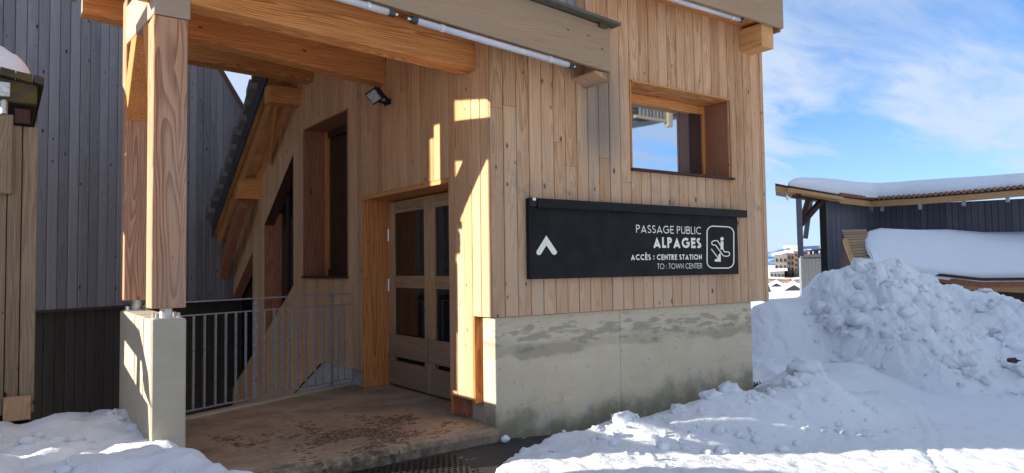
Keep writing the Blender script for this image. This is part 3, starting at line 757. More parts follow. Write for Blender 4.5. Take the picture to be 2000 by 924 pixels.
# steel feet
for yc_ in (.315, 1.69):
    ft = empty('post_foot', (-2.66, yc_, 1.22)); ft.parent = can
    MB().cyl((-2.66, yc_, 1.222), (-2.66, yc_, 1.32), .045, 16).build('stub', M['galv_light'], ft, smooth=False)
    MB().box(-2.75, -2.57, yc_-.09, yc_+.09, 1.222, 1.230).build('base_plate', M['galv_light'], ft)
    for dx, dy in ((-.07, -.07), (.07, -.07), (-.07, .07), (.07, .07)):
        MB().cyl((-2.66+dx, yc_+dy, 1.229), (-2.66+dx, yc_+dy, 1.262), .012, 6).build('bolt', M['galv_light'], ft)
MB().box(-3.14, -3.10, 1.72, 2.34, 4.09, 4.36).build('verge_board', M['fascia'], can)  # short piece added above the view to cut the sun spot's top
# roof deck boards, laid across the beams
n = 24
for k in range(n):
    a = -.33+5.2*k/n; b = -.33+5.2*(k+1)/n-.012
    dd = .02+rnd.uniform(0, .012)
    x1 = 1.15 if a < 0 and b < .0 else -.054
    xa = -3.04 if a < 2.3 else B3X
    MB().prism([(xa, a, deck_z(xa, a)+dd), (xa, b, deck_z(xa, b)+dd), (x1, b, deck_z(x1, b)+dd), (x1, a, deck_z(x1, a)+dd)], (0, 0, .035)).build('deck_board', M['orange_x'], can, origin=(-3.04, a, 3.7))
MB().prism([(-3.1, -.34, deck_z(-3.1, -.34)+.07), (-.054, -.34, deck_z(0, -.34)+.07), (-.054, 4.9, deck_z(0, 4.9)+.07), (B3X, 4.9, deck_z(B3X, 4.9)+.07), (B3X, 2.35, deck_z(B3X, 2.35)+.07), (-3.1, 2.35, deck_z(-3.1, 2.35)+.07)], (0, 0, .07)).build('roof_sheet', M['verge'], can)
FB0, FB1, FT1 = un(769, 18, 'y', -.37), un(1187, 142, 'y', -.37), un(1195, 60, 'y', -.37)
sl1 = (FB1.z-FB0.z)/(FB1.x-FB0.x)
def zfb(x): return FB1.z+sl1*(x-FB1.x)
FH = FT1.z-zfb(FT1.x)
XR = FB1.x
MB().prism([(-3.15, -.41, zfb(-3.15)), (XR, -.41, zfb(XR)), (XR, -.41, zfb(XR)+FH), (-3.15, -.41, zfb(-3.15)+FH)], (0, .04, 0)).build('fascia_board', M['fascia'], can, origin=(-3.15, -.4, zfb(0)), bevel=.003)
MB().box(XR+.002, XR+.030, -.405, YF-.002, zfb(XR)-.085, zfb(XR)+FH-.01).build('end_board', M['sign_wood'], can, origin=(XR, -.4, 3.3), bevel=.002)
MB().prism([(XR-.16, -.36, zfb(XR)-.02), (XR, -.36, zfb(XR)-.075), (XR, -.36, zfb(XR)+.0), (XR-.16, -.36, zfb(XR)+.0)], (0, .32, 0)).build('end_bracket', M['sign_wood'], can)
PE = un(1210, 48, 'y', -.48)
for k, (yo, dz) in enumerate(((-.50, .0), (-.40, .022))):
    MB().prism([(-3.2, yo, zfb(-3.2)+FH+.012+dz), (PE.x-.02*k, yo, zfb(PE.x)+FH+.012+dz), (PE.x-.02*k, yo, zfb(PE.x)+FH+.042+dz), (-3.2, yo, zfb(-3.2)+FH+.042+dz)], (0, .12 if k else .13, 0)).build('edge_plank', wood('edge_plank_wood', (.17, .15, .11), (.09, .08, .06), 'x', (.14, .14, .12), .5, moss=.4), can, origin=(-3.2, yo, 3.9), bevel=.003)
MB().box(.95, 1.05, -.44, -.36, zfb(1.0)+FH-.03, zfb(1.0)+FH+.010).build('plank_block', M['mossy'], can)

# concrete pier
MB().box(-2.775, -2.545, .195, 1.80, -.3, 1.222).build('concrete_pier', M['conc_pier'], bevel=.012)
tag(bpy.data.objects['concrete_pier'], 'tall narrow concrete pier carrying the two timber posts left of the landing', 'pier')

# ------------------------------------------------------------------ metal railing
rl = empty('metal_railing', (-1.3, 2.55, .13), 'galvanised steel railing with thin upright bars along the back edge of the landing', 'railing')
ry = lambda x: rail_y(x)
x0r, x1r = -2.545, -.07
def rp(x, z): return Vector((x, ry(x), z))
MB().bar(rp(x0r, 1.262), rp(x1r, 1.262), .045, .014).build('handrail', M['galv'], rl, bevel=.002)
MB().bar(rp(x0r, 1.130), rp(x1r, 1.130), .028, .012).build('mid_rail', M['galv'], rl)
MB().bar(rp(x0r, .205), rp(x1r, .205), .028, .012).build('bottom_rail', M['galv'], rl)
d_ = Vector((1, .455, 0)).normalized(); nrm_ = Vector((-d_.y, d_.x, 0))
posts = []
for px in (498, 648, 690):
    # intersect sight line with the vertical plane of the railing
    w_ = wray(px, 650); t_ = (3.145+.455*CAM.x-CAM.y)/(w_.y-.455*w_.x); posts.append((CAM+w_*t_).x)
pm = None
for xq in posts:
    o = MB().box(-.026, .026, -.006, .006, 0, 1.10).build('rail_post', M['galv'], rl); o.location = rp(xq, .158)-wpos(rl); o.rotation_euler.z = math.atan(.455)
    o = MB().box(-.045, .045, -.05, .05, 0, .008).build('foot_plate', M['galv'], rl); o.location = rp(xq, .159)-wpos(rl); o.rotation_euler.z = math.atan(.455)
bxs = [378, 399.5, 421, 441, 460.6, 480, 516, 535, 550, 566, 582, 598, 615.7, 630, 659.7, 672]
bmesh_ = MB().box(-.008, .008, -.010, .010, 0, .914).mesh('baluster', M['galv'])
for px in bxs:
    w_ = wray(px, 650); t_ = (3.145+.455*CAM.x-CAM.y)/(w_.y-.455*w_.x); xq = (CAM+w_*t_).x
    o = bpy.data.objects.new('baluster', bmesh_); link(o, rl); o.location = rp(xq, .211)-wpos(rl); o.rotation_euler.z = math.atan(.455)

# ------------------------------------------------------------------ sign
SY = -.085
def sp(px, py, y=SY): return un(px, py, 'y', y)
a, b = sp(1035, 390), sp(1443, 535)
zb = (sp(1035, 546).z+sp(1443, 535).z)/2; zt = sp(1035, 386).z
hz0, hz1 = sp(1460, 425, -.13).z, sp(1460, 410, -.13).z
xL, xR = sp(1034, 500).x, b.x
sg = empty('direction_sign', (xL, SY, zb), 'long black sign with white arrow, passage public lettering and escalator symbol on the front cladding', 'sign')
MB().box(xL, xR, SY, YF-.004, zb, zt-.004).build('sign_plate', M['sign'], sg, bevel=.003)
hx1 = sp(1460, 417, -.13).x; hx0 = sp(1051, 390, -.13).x; hj = sp(1195, 400, -.13).x
for u0, u1 in ((hx0, hj-.0015), (hj+.0015, hx1)):
    MB().prism([(u0, -.088, hz0), (u0, -.13, hz0), (u0, -.13, hz1-.006), (u0, -.088, hz1)], (u1-u0, 0, 0)).build('light_hood', M['hood'], sg, bevel=.002)
MB().box(xL, hx0-.001, -.115, -.088, hz0+.01, hz1).build('hood_end', M['black'], sg)
MB().box(hx0-.055, hx0-.022, -.125, -.1151, hz1-.028, hz1-.003).build('white_clip', M['print'], sg)
# strokes
def ribbon(mb, pts, w, fn, closed=False, dy=0):
    pts = [Vector((p[0], p[1])) for p in pts]; n = len(pts); L_, R_ = [], []
    for i, p in enumerate(pts):
        a = pts[(i-1) % n] if (closed or i > 0) else None; c = pts[(i+1) % n] if (closed or i < n-1) else None
        d1 = (p-a).normalized() if a is not None else None; d2 = (c-p).normalized() if c is not None else None
        if d1 is None: d1 = d2
        if d2 is None: d2 = d1
        n1_ = Vector((-d1.y, d1.x)); n2_ = Vector((-d2.y, d2.x)); m_ = (n1_+n2_)
        m_ = m_.normalized() if m_.length > 1e-6 else n1_
        k = w/2/max(.42, m_.dot(n1_))
        L_.append(p+m_*k); R_.append(p-m_*k)
    rng = range(n if closed else n-1)
    for i in rng:
        j = (i+1) % n
        mb.quad(fn(*R_[i], dy), fn(*R_[j], dy), fn(*L_[j], dy), fn(*L_[i], dy))
def arc(cx, cy, rx, ry, a0, a1, n=10):
    return [(cx+rx*math.cos(math.radians(lerp(a0, a1, i/n))), cy+ry*math.sin(math.radians(lerp(a0, a1, i/n)))) for i in range(n+1)]
def glyph(c, s):                        # geometric capitals: strokes on a unit cap height; s = stroke width
    h = s/2; T = 1-h; B = h
    if c == 'A': return .80, [[(h*.9, 0), (.40, 1-h*2.1), (.80-h*.9, 0)], [(.20, .24), (.60, .24)]]
    if c == 'B': return .58, [[(h, 0), (h, 1)], [(h, T)]+arc(.30, .755, .21, .245-h, 90, -90, 8)+[(h, .51)], [(h, .50)]+arc(.32, .25+h*.5, .26-h, .25-h*.5, 90, -90, 8)+[(h, B)]]
    if c in 'CG':
        o = arc(.50, .5, .5-h, .5-h, 52 if c == 'C' else 48, 308 if c == 'C' else 330, 18)
        if c == 'C': return .80, [o]
        return .92, [arc(.48, .5, .48-h, .5-h, 48, 325, 18)+[(.92-h, .48), (.52, .48)]]
    if c in 'EÈ':
        g_ = [[(h, 0), (h, 1)], [(h, T), (.52, T)], [(h, .51), (.48, .51)], [(h, B), (.52, B)]]
        if c == 'È': g_.append([(.12, 1.30), (.34, 1.12)])
        return .52, g_
    if c == 'I': return s, [[(h, 0), (h, 1)]]
    if c == 'L': return .44, [[(h, 1), (h, B), (.44, B)]]
    if c == 'N': return .70, [[(h, 0), (h, 1-h*1.9), (.70-h, h*1.9), (.70-h, 1)]]
    if c == 'O': return 1.0, [arc(.5, .5, .5-h, .5-h, 0, 348, 28)+[(1-h, .5)]]
    if c == 'P': return .54, [[(h, 0), (h, 1)], [(h, T)]+arc(.28, .72, .26-h, .28-h, 90, -90, 8)+[(h, .44+h)]]
    if c == 'R': return .58, [[(h, 0), (h, 1)], [(h, T)]+arc(.28, .73, .26-h, .27-h, 90, -90, 8)+[(h, .46+h)], [(.26, .45), (.56-h*.5, 0)]]
    if c == 'S': return .54, [arc(.27, .74, .25-h*.8, .26-h, 38, 250, 11)+arc(.27, .27, .27-h*.8, .27-h, 80, -148, 12)]
    if c == 'T': return .52, [[(0, T), (.52, T)], [(.26, 1-s), (.26, 0)]]
    if c == 'U': return .66, [[(h, 1), (h, .32)]+arc(.33, .30, .33-h, .30-h, 180, 360, 10)+[(.66-h, .32), (.66-h, 1)]]
    if c == 'W': return 1.12, [[(h*.8, 1), (.31, h*2), (.56, 1-h*2), (.81, h*2), (1.12-h*.8, 1)]]
    if c == ':': return s*1.3, [[(h*1.3, .10), (h*1.3, .10+s*1.2)], [(h*1.3, .55), (h*1.3, .55+s*1.2)]]
    return .34, []
def zp(X, Y): return sp(1010+X*.235, 370+Y*.23485)
def text(txt, x0, x1, yt, yb_, s, gapw=.13):
    p0, p1 = zp(x0, yb_), zp(x1, yb_); c_ = (x0+x1)/2
    z0_, z1_ = zp(c_, yb_).z, zp(c_, yt).z; H = z1_-z0_
    W_ = 0; adv = []
    for ch in txt:
        w, g_ = glyph(ch, s); adv.append((W_, g_)); W_ += w+(gapw if ch != ' ' else 0)
    W_ -= gapw; k = (p1.x-p0.x)/W_
    mb = MB()
    for off, g_ in adv:
        mb = MB()
        for i, st in enumerate(g_):
            ribbon(mb, [((off+u)*k, v*H) for u, v in st], s*H, lambda u, v, dy: (p0.x+u, SY-.0015-dy, z0_+v), dy=i*.0004)
        if g_: mb.build('letter', M['print'], sg)
text('PASSAGE PUBLIC', 988, 1528, 303, 367, .125, .12)
text('ALPAGES', 1130, 1530, 400, 487, .235, .10)
text('ACCÈS : CENTRE STATION', 945, 1535, 540, 586, .215, .12)
text('TO : TOWN CENTER', 1165, 1537, 615, 660, .105, .12)
def pf(X, Y, dy): v = zp(X, Y); return (v.x, SY-.0015-dy, v.z)
mb = MB(); ribbon(mb, [(182, 522), (242, 424), (306, 520)], 44, pf)
for c_ in ((181, 524), (308, 522)):
    k = len(mb.v); mb.v += [pf(c_[0]+22*math.cos(t*math.pi/10), c_[1]+22*math.sin(t*math.pi/10), .0004) for t in range(20)]; mb.f.append(tuple(range(k, k+20))[::-1])
mb.build('arrow', M['print'], sg)
mb = MB()
def rr(x0, y0, x1, y1, r, skew):
    P = []
    for cx_, cy_, a0 in ((x1-r, y0+r, -90), (x1-r, y1-r, 0), (x0+r, y1-r, 90), (x0+r, y0+r, 180)):
        P += arc(cx_, cy_, r, r, a0, a0+90, 6)
    return [(x, y+skew*(x-x0)*(1 if y < (y0+y1)/2 else -.15)) for x, y in P]
ribbon(mb, rr(1578, 303, 1800, 655, 52, .05), 9, pf, True)
ribbon(mb, [(1640, 426), (1664, 426), (1724, 520), (1752, 519), (1762, 526), (1766, 538), (1760, 550), (1750, 555), (1722, 555), (1710, 548), (1648, 463), (1630, 463), (1620, 457), (1616, 445), (1621, 433)], 8, pf, True)
k = len(mb.v); mb.v += [pf(1702+14*math.cos(t*math.pi/8), 412+16*math.sin(t*math.pi/8), 0) for t in range(16)]; mb.f.append(tuple(range(16))[::-1] if False else tuple(range(k, k+16))[::-1])
ribbon(mb, [(1701, 432), (1702, 500)], 24, pf, dy=.0006)
ribbon(mb, [(1612, 494), (1668, 568)], 8, pf)
k = len(mb.v); mb.v += [pf(*p, .0008) for p in ((1690, 530), (1692, 602), (1640, 600), (1642, 582), (1668, 572), (1672, 540))]; mb.f.append(tuple(range(k, k+6)))
mb.build('escalator_symbol', M['print'], sg)

# ------------------------------------------------------------------ tube lights and floodlight
def tube(name, A, B, label, clips, caps):
    t = empty(name, A, label, 'tube light', 'tube lights under the roof edges'); A = Vector(A); B = Vector(B); d = (B-A).normalized()
    r = .027
    MB().cyl(A+d*.05, B-d*.05, r, 18).build('tube', M['tube'], t, smooth=True)
    for e, s_ in ((A, 1), (B, -1)):
        MB().cyl(e, e+d*s_*.05, r+.003, 18).build('end_cap', M['capm'], t, smooth=False)
        MB().cyl(e-d*s_*.03, e-d*s_*.0005, .010, 8).build('cable_gland', M['clip'], t)
    for f in clips:
        c = A+(B-A)*f
        MB().cyl(c-d*.014, c+d*.014, r+.0035, 18).build('clip', M['clip'], t)
        MB().box(c.x-.012, c.x+.012, c.y-.002, c.y+.06, c.z+.004, c.z+.034).build('bracket', M['clip'], t)
    return t
TY = -.40
q0, q1 = un(803, 38, 'y', TY), un(1118, 129, 'y', TY)
tube('tube_light', q0, q1, 'opal tube light under the canopy edge ending just left of the grey beam end', (.17, .84), 1)
e1 = un(770, 27, 'y', TY); dd_ = (q1-q0).normalized()
tube('tube_light', e1-dd_*1.36, e1, 'opal tube light under the canopy edge cut off by the top of the picture', (.17, .84), 1)
e2 = un(1449, 40, 'y', -.33); 
tube('tube_light', (e2.x-1.36, e2.y, e2.z), e2, 'opal tube light under the upper roof eave above the window', (.16, .87), 1)
cb = MB(); cb.cyl(e1, (e1+q0)/2+Vector((0, .02, .01)), .006, 6); cb.cyl((e1+q0)/2+Vector((0, .02, .01)), q0, .006, 6)
tag(cb.build('power_cable', M['black']), 'short black cable linking the two tube lights under the canopy edge', 'cable')
fl = empty('floodlight', (-.1, 1.75, 3.5), 'small black LED floodlight on a bracket high on the side wall below the beam', 'floodlight')
c = un(733, 186, 'x', -.22)
dirn = Vector((-.75, -.25, -.62)).normalized(); side = Vector((-.2, .95, -.25)); side = (side-dirn*side.dot(dirn)).normalized(); upv = side.cross(dirn).normalized()
def fl_box(cx_, w, h, dpt, off, mat, name):
    ct = c+dirn*off
    MB().prism([ct-side*w/2-upv*h/2, ct+side*w/2-upv*h/2, ct+side*w/2+upv*h/2, ct-side*w/2+upv*h/2], dirn*dpt).build(name, M[mat], fl)
fl_box(0, .20, .155, .03, 0, 'black', 'housing'); fl_box(0, .165, .12, .004, .0301, 'lens', 'lens_panel'); fl_box(0, .15, .11, .05, -.051, 'black', 'heat_sink')
for s_ in (-1, 1): MB().bar(c+side*s_*.105, Vector((XF-.012, c.y+side.y*s_*.05+.02, c.z-.06)), .012, .03).build('bracket', M['black'], fl)
MB().box(XF-.014, XF-.004, c.y-.06, c.y+.10, c.z-.09, c.z-.03).build('wall_plate', M['black'], fl)

# ------------------------------------------------------------------ old timber wall at the far left
ow = empty('old_timber_wall', (-3.6, 2.0, .3), 'old weathered timber wall end with a mossy beam and steel bracket at the left edge', 'wall')
def fp(px, py, y=2.0): return un(px, py, 'y', y)
xr = fp(72, 500).x
OWB = .38
xk = xr; k = 0
while xk > -3.72:
    w = (.115, .10, .135, .12)[k % 4]
    vboard('y', xk-w, xk, OWB, OWB, 2.82, 2.82, M['old'], ow, face=2.0+(.0 if k % 2 else .012)); xk -= w; k += 1
yk = 2.03
while yk < 4.6:
    MB().box(xr-.03, xr-.005, yk, yk+.128, OWB, 2.84).build('board', M['old'], ow, origin=(xr, yk, OWB)); yk += .13
MB().box(-3.76, xr-.035, 2.04, 4.55, .2, 2.85).build('wall_core', M['dark'], ow)
xs2 = fp(25, 300).x
MB().box(xs2-.22, xs2, 1.93, 1.995, 2.23, 2.90).build('upright_block', M['old'], ow, origin=(xs2-.2, 1.93, 2.2), bevel=.008)
MB().box(fp(6, 780).x, fp(60, 780).x, 1.955, 1.995, .33, .53).build('base_board', M['sign_wood'], ow, bevel=.004)
bx1 = fp(80, 200).x
MB().prism([(-3.86, 1.90, 3.01), (bx1-.03, 1.90, 3.0), (bx1-.03, 1.90, 3.17), (-3.86, 1.90, 3.23)], (0, 2.7, 0)).build('mossy_beam', M['mossy'], ow, bevel=.012)
xk = bx1+.02
for k in range(4):
    w = (.085, .12, .11, .13)[k % 4]; zt_ = 3.185+.045*((bx1-xk)/.3)
    MB().prism([(xk-w+.005, 1.84, zt_+.06), (xk-.005, 1.84, zt_+.045), (xk-.005, 1.84, zt_-.02), (xk-w+.005, 1.84, zt_-.0)], (0, 2.7, .0)).build('roof_plank', M['mossy'], ow, origin=(xk-w, 1.84, zt_)); xk -= w
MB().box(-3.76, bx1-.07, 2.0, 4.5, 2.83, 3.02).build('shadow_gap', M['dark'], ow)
MB().box(fp(28, 250).x, fp(58, 250).x, 1.955, 2.03, 2.84, 2.96).build('packing_block', M['dark_wood'], ow)
br = un(10, 172, 'y', 1.86)
MB().box(br.x-.12, fp(20, 170, 1.86).x, 1.86, 1.898, fp(10, 188, 1.86).z, fp(10, 160, 1.86).z).build('steel_bracket', M['galv_light'], ow, bevel=.003)
r_ = un(8, 200, 'y', 1.90); MB().cyl((r_.x, 1.93, 2.90), (r_.x, 1.93, 3.09), .028, 14).build('steel_rod', M['galv_light'], ow)
# snow cap
capm = MB(); nx_, ny_ = 44, 30
x_r = fp(56, 135).x
for j in range(ny_+1):
    for i in range(nx_+1):
        u = i/nx_; v = j/ny_; X = lerp(-3.92, x_r+.02, u); Y = 1.88+2.7*v
        dE = min((x_r+.02-X)/.42, (X+3.92)/.10, (Y-1.88)/.35, (4.58-Y)/.4, 1); base_ = 3.225+.15*((bx1-X))
        h_ = math.sqrt(max(0, 1-(1-max(0, dE))**2))
        capm.v.append((X+.02*noise.noise(Vector((Y*3, Y, 0))), Y, base_+h_*(.26+.04*sstep(-3.5, -3.75, X)*sstep(1.95, 2.3, Y)+.05*fbm(X*2, Y*2, 1))-.005))
for j in range(ny_):
    for i in range(nx_): k = j*(nx_+1)+i; capm.f.append((k, k+1, k+nx_+2, k+nx_+1))
tag(capm.build('snow_heap', M['snow_smooth'], smooth=True), 'rounded heap of snow lying on the mossy beam at the left edge', 'snow')

# planks added left of the picture, cut to throw the shade on the pier's flank
gd = empty('shade_fence', (-5.0, 2.0, .3), 'unseen fence of wide planks added beyond the left edge, cut to shade the pier', 'fence')
def gp(y, z): return (-5.0, y+.825, z+.776)     # where the sun line through the pier's flank meets x = -5
def gplate(name, pts): MB().prism([gp(*p) for p in pts], (-.03, 0, 0)).build(name, M['old'], gd)
gplate('plank', [(1.95, 1.259), (.708, 1.118), (.60, 1.045), (.60, .90), (.814, .91), (1.5, .991), (1.95, 1.04)])
gplate('plank', [(1.95, .80), (1.512, .78), (.841, .688), (.50, .64), (.30, .62), (.2, .3), (1.95, .45)])
gplate('plank', [(1.95, .45), (.2, .3), (.1, -.6), (1.95, -.6)])
gplate('upright', [(1.512, .78), (1.95, .80), (1.95, 1.04), (1.5, .991)])
gplate('brace', [(.708, 1.118), (.293, .834), (.20, .62), (.47, .70), (.60, .90), (.64, 1.0)])
gplate('upright', [(.67, .67), (.841, .688), (.814, .915), (.67, .91)])

nb_ = empty('shade_board', (-5.5, 1.75, 0), 'unseen timber board on thin poles, added beyond the left edge to shade the snow bank', 'shade board')  # unseen board, added to keep sun off the snow bank
MB().box(-5.53, -5.5, 1.47, 2.02, 2.44, 4.5).build('board', M['old'], nb_)
for yq in (1.54, 1.96): MB().box(-5.53, -5.5, yq-.012, yq+.012, -.2, 2.50).build('pole', M['galv'], nb_)

# ------------------------------------------------------------------ tall grey building behind
UG = Vector((math.cos(math.radians(33.6)), math.sin(math.radians(33.6)), 0)); NG = Vector((UG.y, -UG.x, 0))
KG = 14500
def gpt(px, py): return at(px, py, KG/(1530-px))
G0 = gpt(0, 545); G0.z = 0
def gs(px): p = gpt(px, 545); p.z = 0; return (p-G0).dot(UG)
gb = empty('grey_building', G0, 'tall building clad in blue-grey vertical boards with a darker base, behind the railing', 'building')
zl = gpt(150, 603).z
s_c = gs(424); zc_ = gpt(424, 128).z; s_e = gs(475); ze_ = gpt(475, 215).z; slope = (ze_-zc_)/(s_e-s_c)
sL = -4.55
s = gs(5); k = 0
sstart = sL
pit = .162
def gboard(s0, s1, z0a, z0b, z1a, z1b, mat, d=0.0):
    key = ('g', round(s1-s0, 3), round(z1a-z0a, 2), round(z1b-z0a, 2), mat.name)
    if key not in _cache:
        mb = MB(); w = s1-s0; a_ = .006
        mb.v = [(0.006, .02, 0), (w-.006, .02, 0), (w-.006, .02, z1b-z0a), (.006, .02, z1a-z0a), (.006, a_, 0), (w-.006, a_, 0), (w-.006, a_, z1b-z0a), (.006, a_, z1a-z0a), (.006+a_, 0, 0), (w-.006-a_, 0, 0), (w-.006-a_, 0, z1b-z0a), (.006+a_, 0, z1a-z0a)]
        mb.f = [(3, 2, 1, 0), (8, 9, 10, 11)]
        for i in range(4): j = (i+1) % 4; mb.f += [(i, j, 4+j, 4+i), (4+i, 4+j, 8+j, 8+i)]
        _cache[key] = mb.mesh('board', mat)
    o = bpy.data.objects.new('board', _cache[key]); link(o, gb)
    o.location = UG*s0+NG*d+Vector((0, 0, z0a)); o.rotation_euler.z = math.radians(33.6)
n = int((s_e-sL)/pit)
HT = 8.2
for k in range(n+3):
    a = sL+k*pit; b = a+pit
    if a > s_e+.3: break
    zt0 = HT if b <= s_c+.02 else zc_+slope*(a-s_c); zt1 = HT if b <= s_c+.02 else zc_+slope*(b-s_c)
    dd = rnd.uniform(-.004, .004)
    gboard(a, b, zl+.01, zl+.01, zt0, zt1, M['grey'], dd)
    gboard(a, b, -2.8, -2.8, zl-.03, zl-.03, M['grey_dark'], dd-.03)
def gq(s, z, d=0): v = G0+UG*s+NG*d; return Vector((v.x, v.y, z))
MB().prism([gq(sL, -2.8, -.05), gq(s_c+.05, -2.8, -.05), gq(s_c+.05, HT-.02, -.05), gq(sL, HT-.02, -.05)], -NG*4).build('wall_core', M['dark'], gb)
MB().prism([gq(s_c+.05, -2.8, -.05), gq(s_e+1.5, -2.8, -.05), gq(s_e+1.5, zc_+slope*(s_e+1.5-s_c)-.05, -.05), gq(s_c+.05, zc_-.05, -.05)], -NG*4).build('wall_core', M['dark'], gb)
MB().prism([gq(sL, zl-.028, .02), gq(s_e, zl-.028, .02), gq(s_e, zl+.008, .02), gq(sL, zl+.008, .02)], -NG*.06).build('drip_rail', M['grey_dark'], gb)
MB().prism([gq(s_c-.02, zc_+.0, .05), gq(s_e+.9, zc_+slope*(s_e+.9-s_c), .05), gq(s_e+.9, zc_+slope*(s_e+.9-s_c)+.07, .05), gq(s_c-.02, zc_+.08, .05)], -NG*.3).build('roof_edge', M['copper'], gb)
MB().prism([gq(sL-.1, HT, .1), gq(s_c+.06, HT, .1), gq(s_c+.06, HT+.15, .1), gq(sL-.1, HT+.15, .1)], -NG*4.3).build('roof', M['verge'], gb)

# ------------------------------------------------------------------ snow pile
FW = RC @ Vector((0, 0, -1)); FW.z = 0; FW.normalize(); RT = Vector((FW.y, -FW.x, 0))
def uv_px(px, dep): p = at(px, 525, dep); p.z = 0; q = p-Vector((CAM.x, CAM.y, 0)); return q.dot(RT)
out_pts = [(1440, 640), (1480, 598), (1510, 585), (1545, 583), (1562, 582), (1578, 573), (1596, 540), (1612, 528), (1640, 523), (1668, 522), (1676, 507), (1700, 512), (1722, 520), (1742, 509), (1770, 516), (1800, 531), (1820, 535), (1840, 552), (1868, 551), (1890, 563), (1912, 574), (1935, 567), (1960, 575), (1980, 574), (1996, 590), (2040, 615), (2150, 640), (2300, 700)]
DP = 14.0
prof = [(uv_px(px, DP), at(px, py, DP).z) for px, py in out_pts]
foot = [(uv_px(px, 12.5), d_) for px, d_ in ((1440, 13.6), (1560, 13.4), (1640, 13.0), (1720, 12.3), (1850, 11.7), (2000, 11.0), (2200, 10.6))]
u0, u1 = prof[0][0], prof[-1][0]
def pile_z(u, w):                       # w: depth along view
    H = table(prof, u); x = CAM.x+RT.x*u+FW.x*w; y_ = CAM.y+RT.y*u+FW.y*w
    g0 = road(x, y_)-.08; wf = table(foot, u)-.6
    if w <= DP:
        t = (w-wf-.35*noise.noise(Vector((u*.8, 0, 4))))/(DP-wf)
        f = max(0, t); f = min(1, f)**.80
    else: f = 1-sstep(DP+.2, DP+2.4, w)
    base_ = g0+(H-g0)*f
    am = min(1, f*2.0)
    P = Vector((u, w, base_*.8)); rg = 0
    blk = .5+.5*noise.noise(P*.7)       # some parts blocky, others loose powder
    for sc_, a_ in ((.95, .20), (2.2, .16), (5.0, .07)):
        dd_, pp_ = noise.voronoi(P*sc_); e_ = dd_[1]-dd_[0]; rg += a_*(min(1, e_*3.0)*.7-.5+.5*noise.noise(pp_[0]*3.1))
    n_ = .10*fbm(u*.9, w*.9, 2)+.035*fbm(u*4, w*4, base_*3, 4)+.012*fbm(u*14, w*14, 6)-.05
    k_ = am*(1 if w < DP-.2 else .5)*(.35+.65*sstep(uv_px(1545, DP), uv_px(1600, DP), u))
    return base_+k_*(rg*(.35+.9*blk)+n_), x, y_
mb = MB(); nu, nw = 460, 240
for j in range(nw+1):
    w = lerp(10.2, DP+2.5, j/nw)
    for i in range(nu+1):
        u = lerp(u0-.3, u1, i/nu); z, X, Y = pile_z(u, w); mb.v.append((X, Y, z))
for j in range(nw):
    for i in range(nu): k = j*(nu+1)+i; mb.f.append((k, k+1, k+nu+2, k+nu+1))
for k in range(260):
    u = rnd.uniform(u0+1.1, u1); w = lerp(table(foot, u)-.7, DP, rnd.random()**1.2); z, X, Y = pile_z(u, w)
    r = rnd.choice((.03, .04, .05, .06, .08, .10))*rnd.uniform(.7, 1.2)
    mb.lump((X, Y, z+r*.2), r, k, 2, (1, 1, .75), .8)
pile = mb.build('snow_pile', M['snow_pile'], smooth=True)
tag(pile, 'large ploughed heap of lumpy dirty snow in front of the chalet', 'snow pile'); pile['kind'] = 'stuff'
def block(mb, c, r, seed):
    q = random.Random(seed); bm = bmesh.new()
    for i in range(22):
        v = Vector((q.gauss(0, 1), q.gauss(0, 1), q.gauss(0, 1))).normalized()*r*q.uniform(.75, 1.1); v.z *= q.uniform(.5, .9); v.x *= 1.15; bm.verts.new(v)
    res = bmesh.ops.convex_hull(bm, input=bm.verts[:])
    bmesh.ops.delete(bm, geom=[v for v in bm.verts if not v.link_faces], context='VERTS')
    bmesh.ops.bevel(bm, geom=bm.edges[:], offset=r*.10, segments=2, affect='EDGES', clamp_overlap=True)
    bm.verts.index_update(); k = len(mb.v); mb.v += [tuple(Vector(c)+v.co) for v in bm.verts]
    mb.f += [tuple(k+v.index for v in f.verts) for f in bm.faces]; bm.free()
ck = MB()
for k in range(230):
    u = rnd.uniform(u0+1.2, u1); w = lerp(table(foot, u)-.4, DP+.05, rnd.random()); z, X, Y = pile_z(u, w)
    rb_ = rnd.choice((.05, .06, .08, .10, .13, .17, .22))*rnd.uniform(.8, 1.15); block(ck, (X, Y, z-.3*rb_), rb_, k)
cko = ck.build('snow_blocks', M['snow_pile'], pile, smooth=True); cko['kind'] = 'stuff'
for px, py, dep, r in ((1740, 566, 13.3, .07), (1978, 704, 11.3, .08), (1855, 716, 11.6, .06)):
    p = at(px, py, dep); tag(MB().lump(p, r, px, 2, (1.3, 1, .55), .8).build('dirt_clod', M['dirt']), {1740: 'dark clod of grit high on the face of the snow heap', 1978: 'dark clod of grit at the foot of the snow heap by the right edge', 1855: 'small dark clod at the foot of the snow heap left of the larger one'}[px], 'dirt clod')
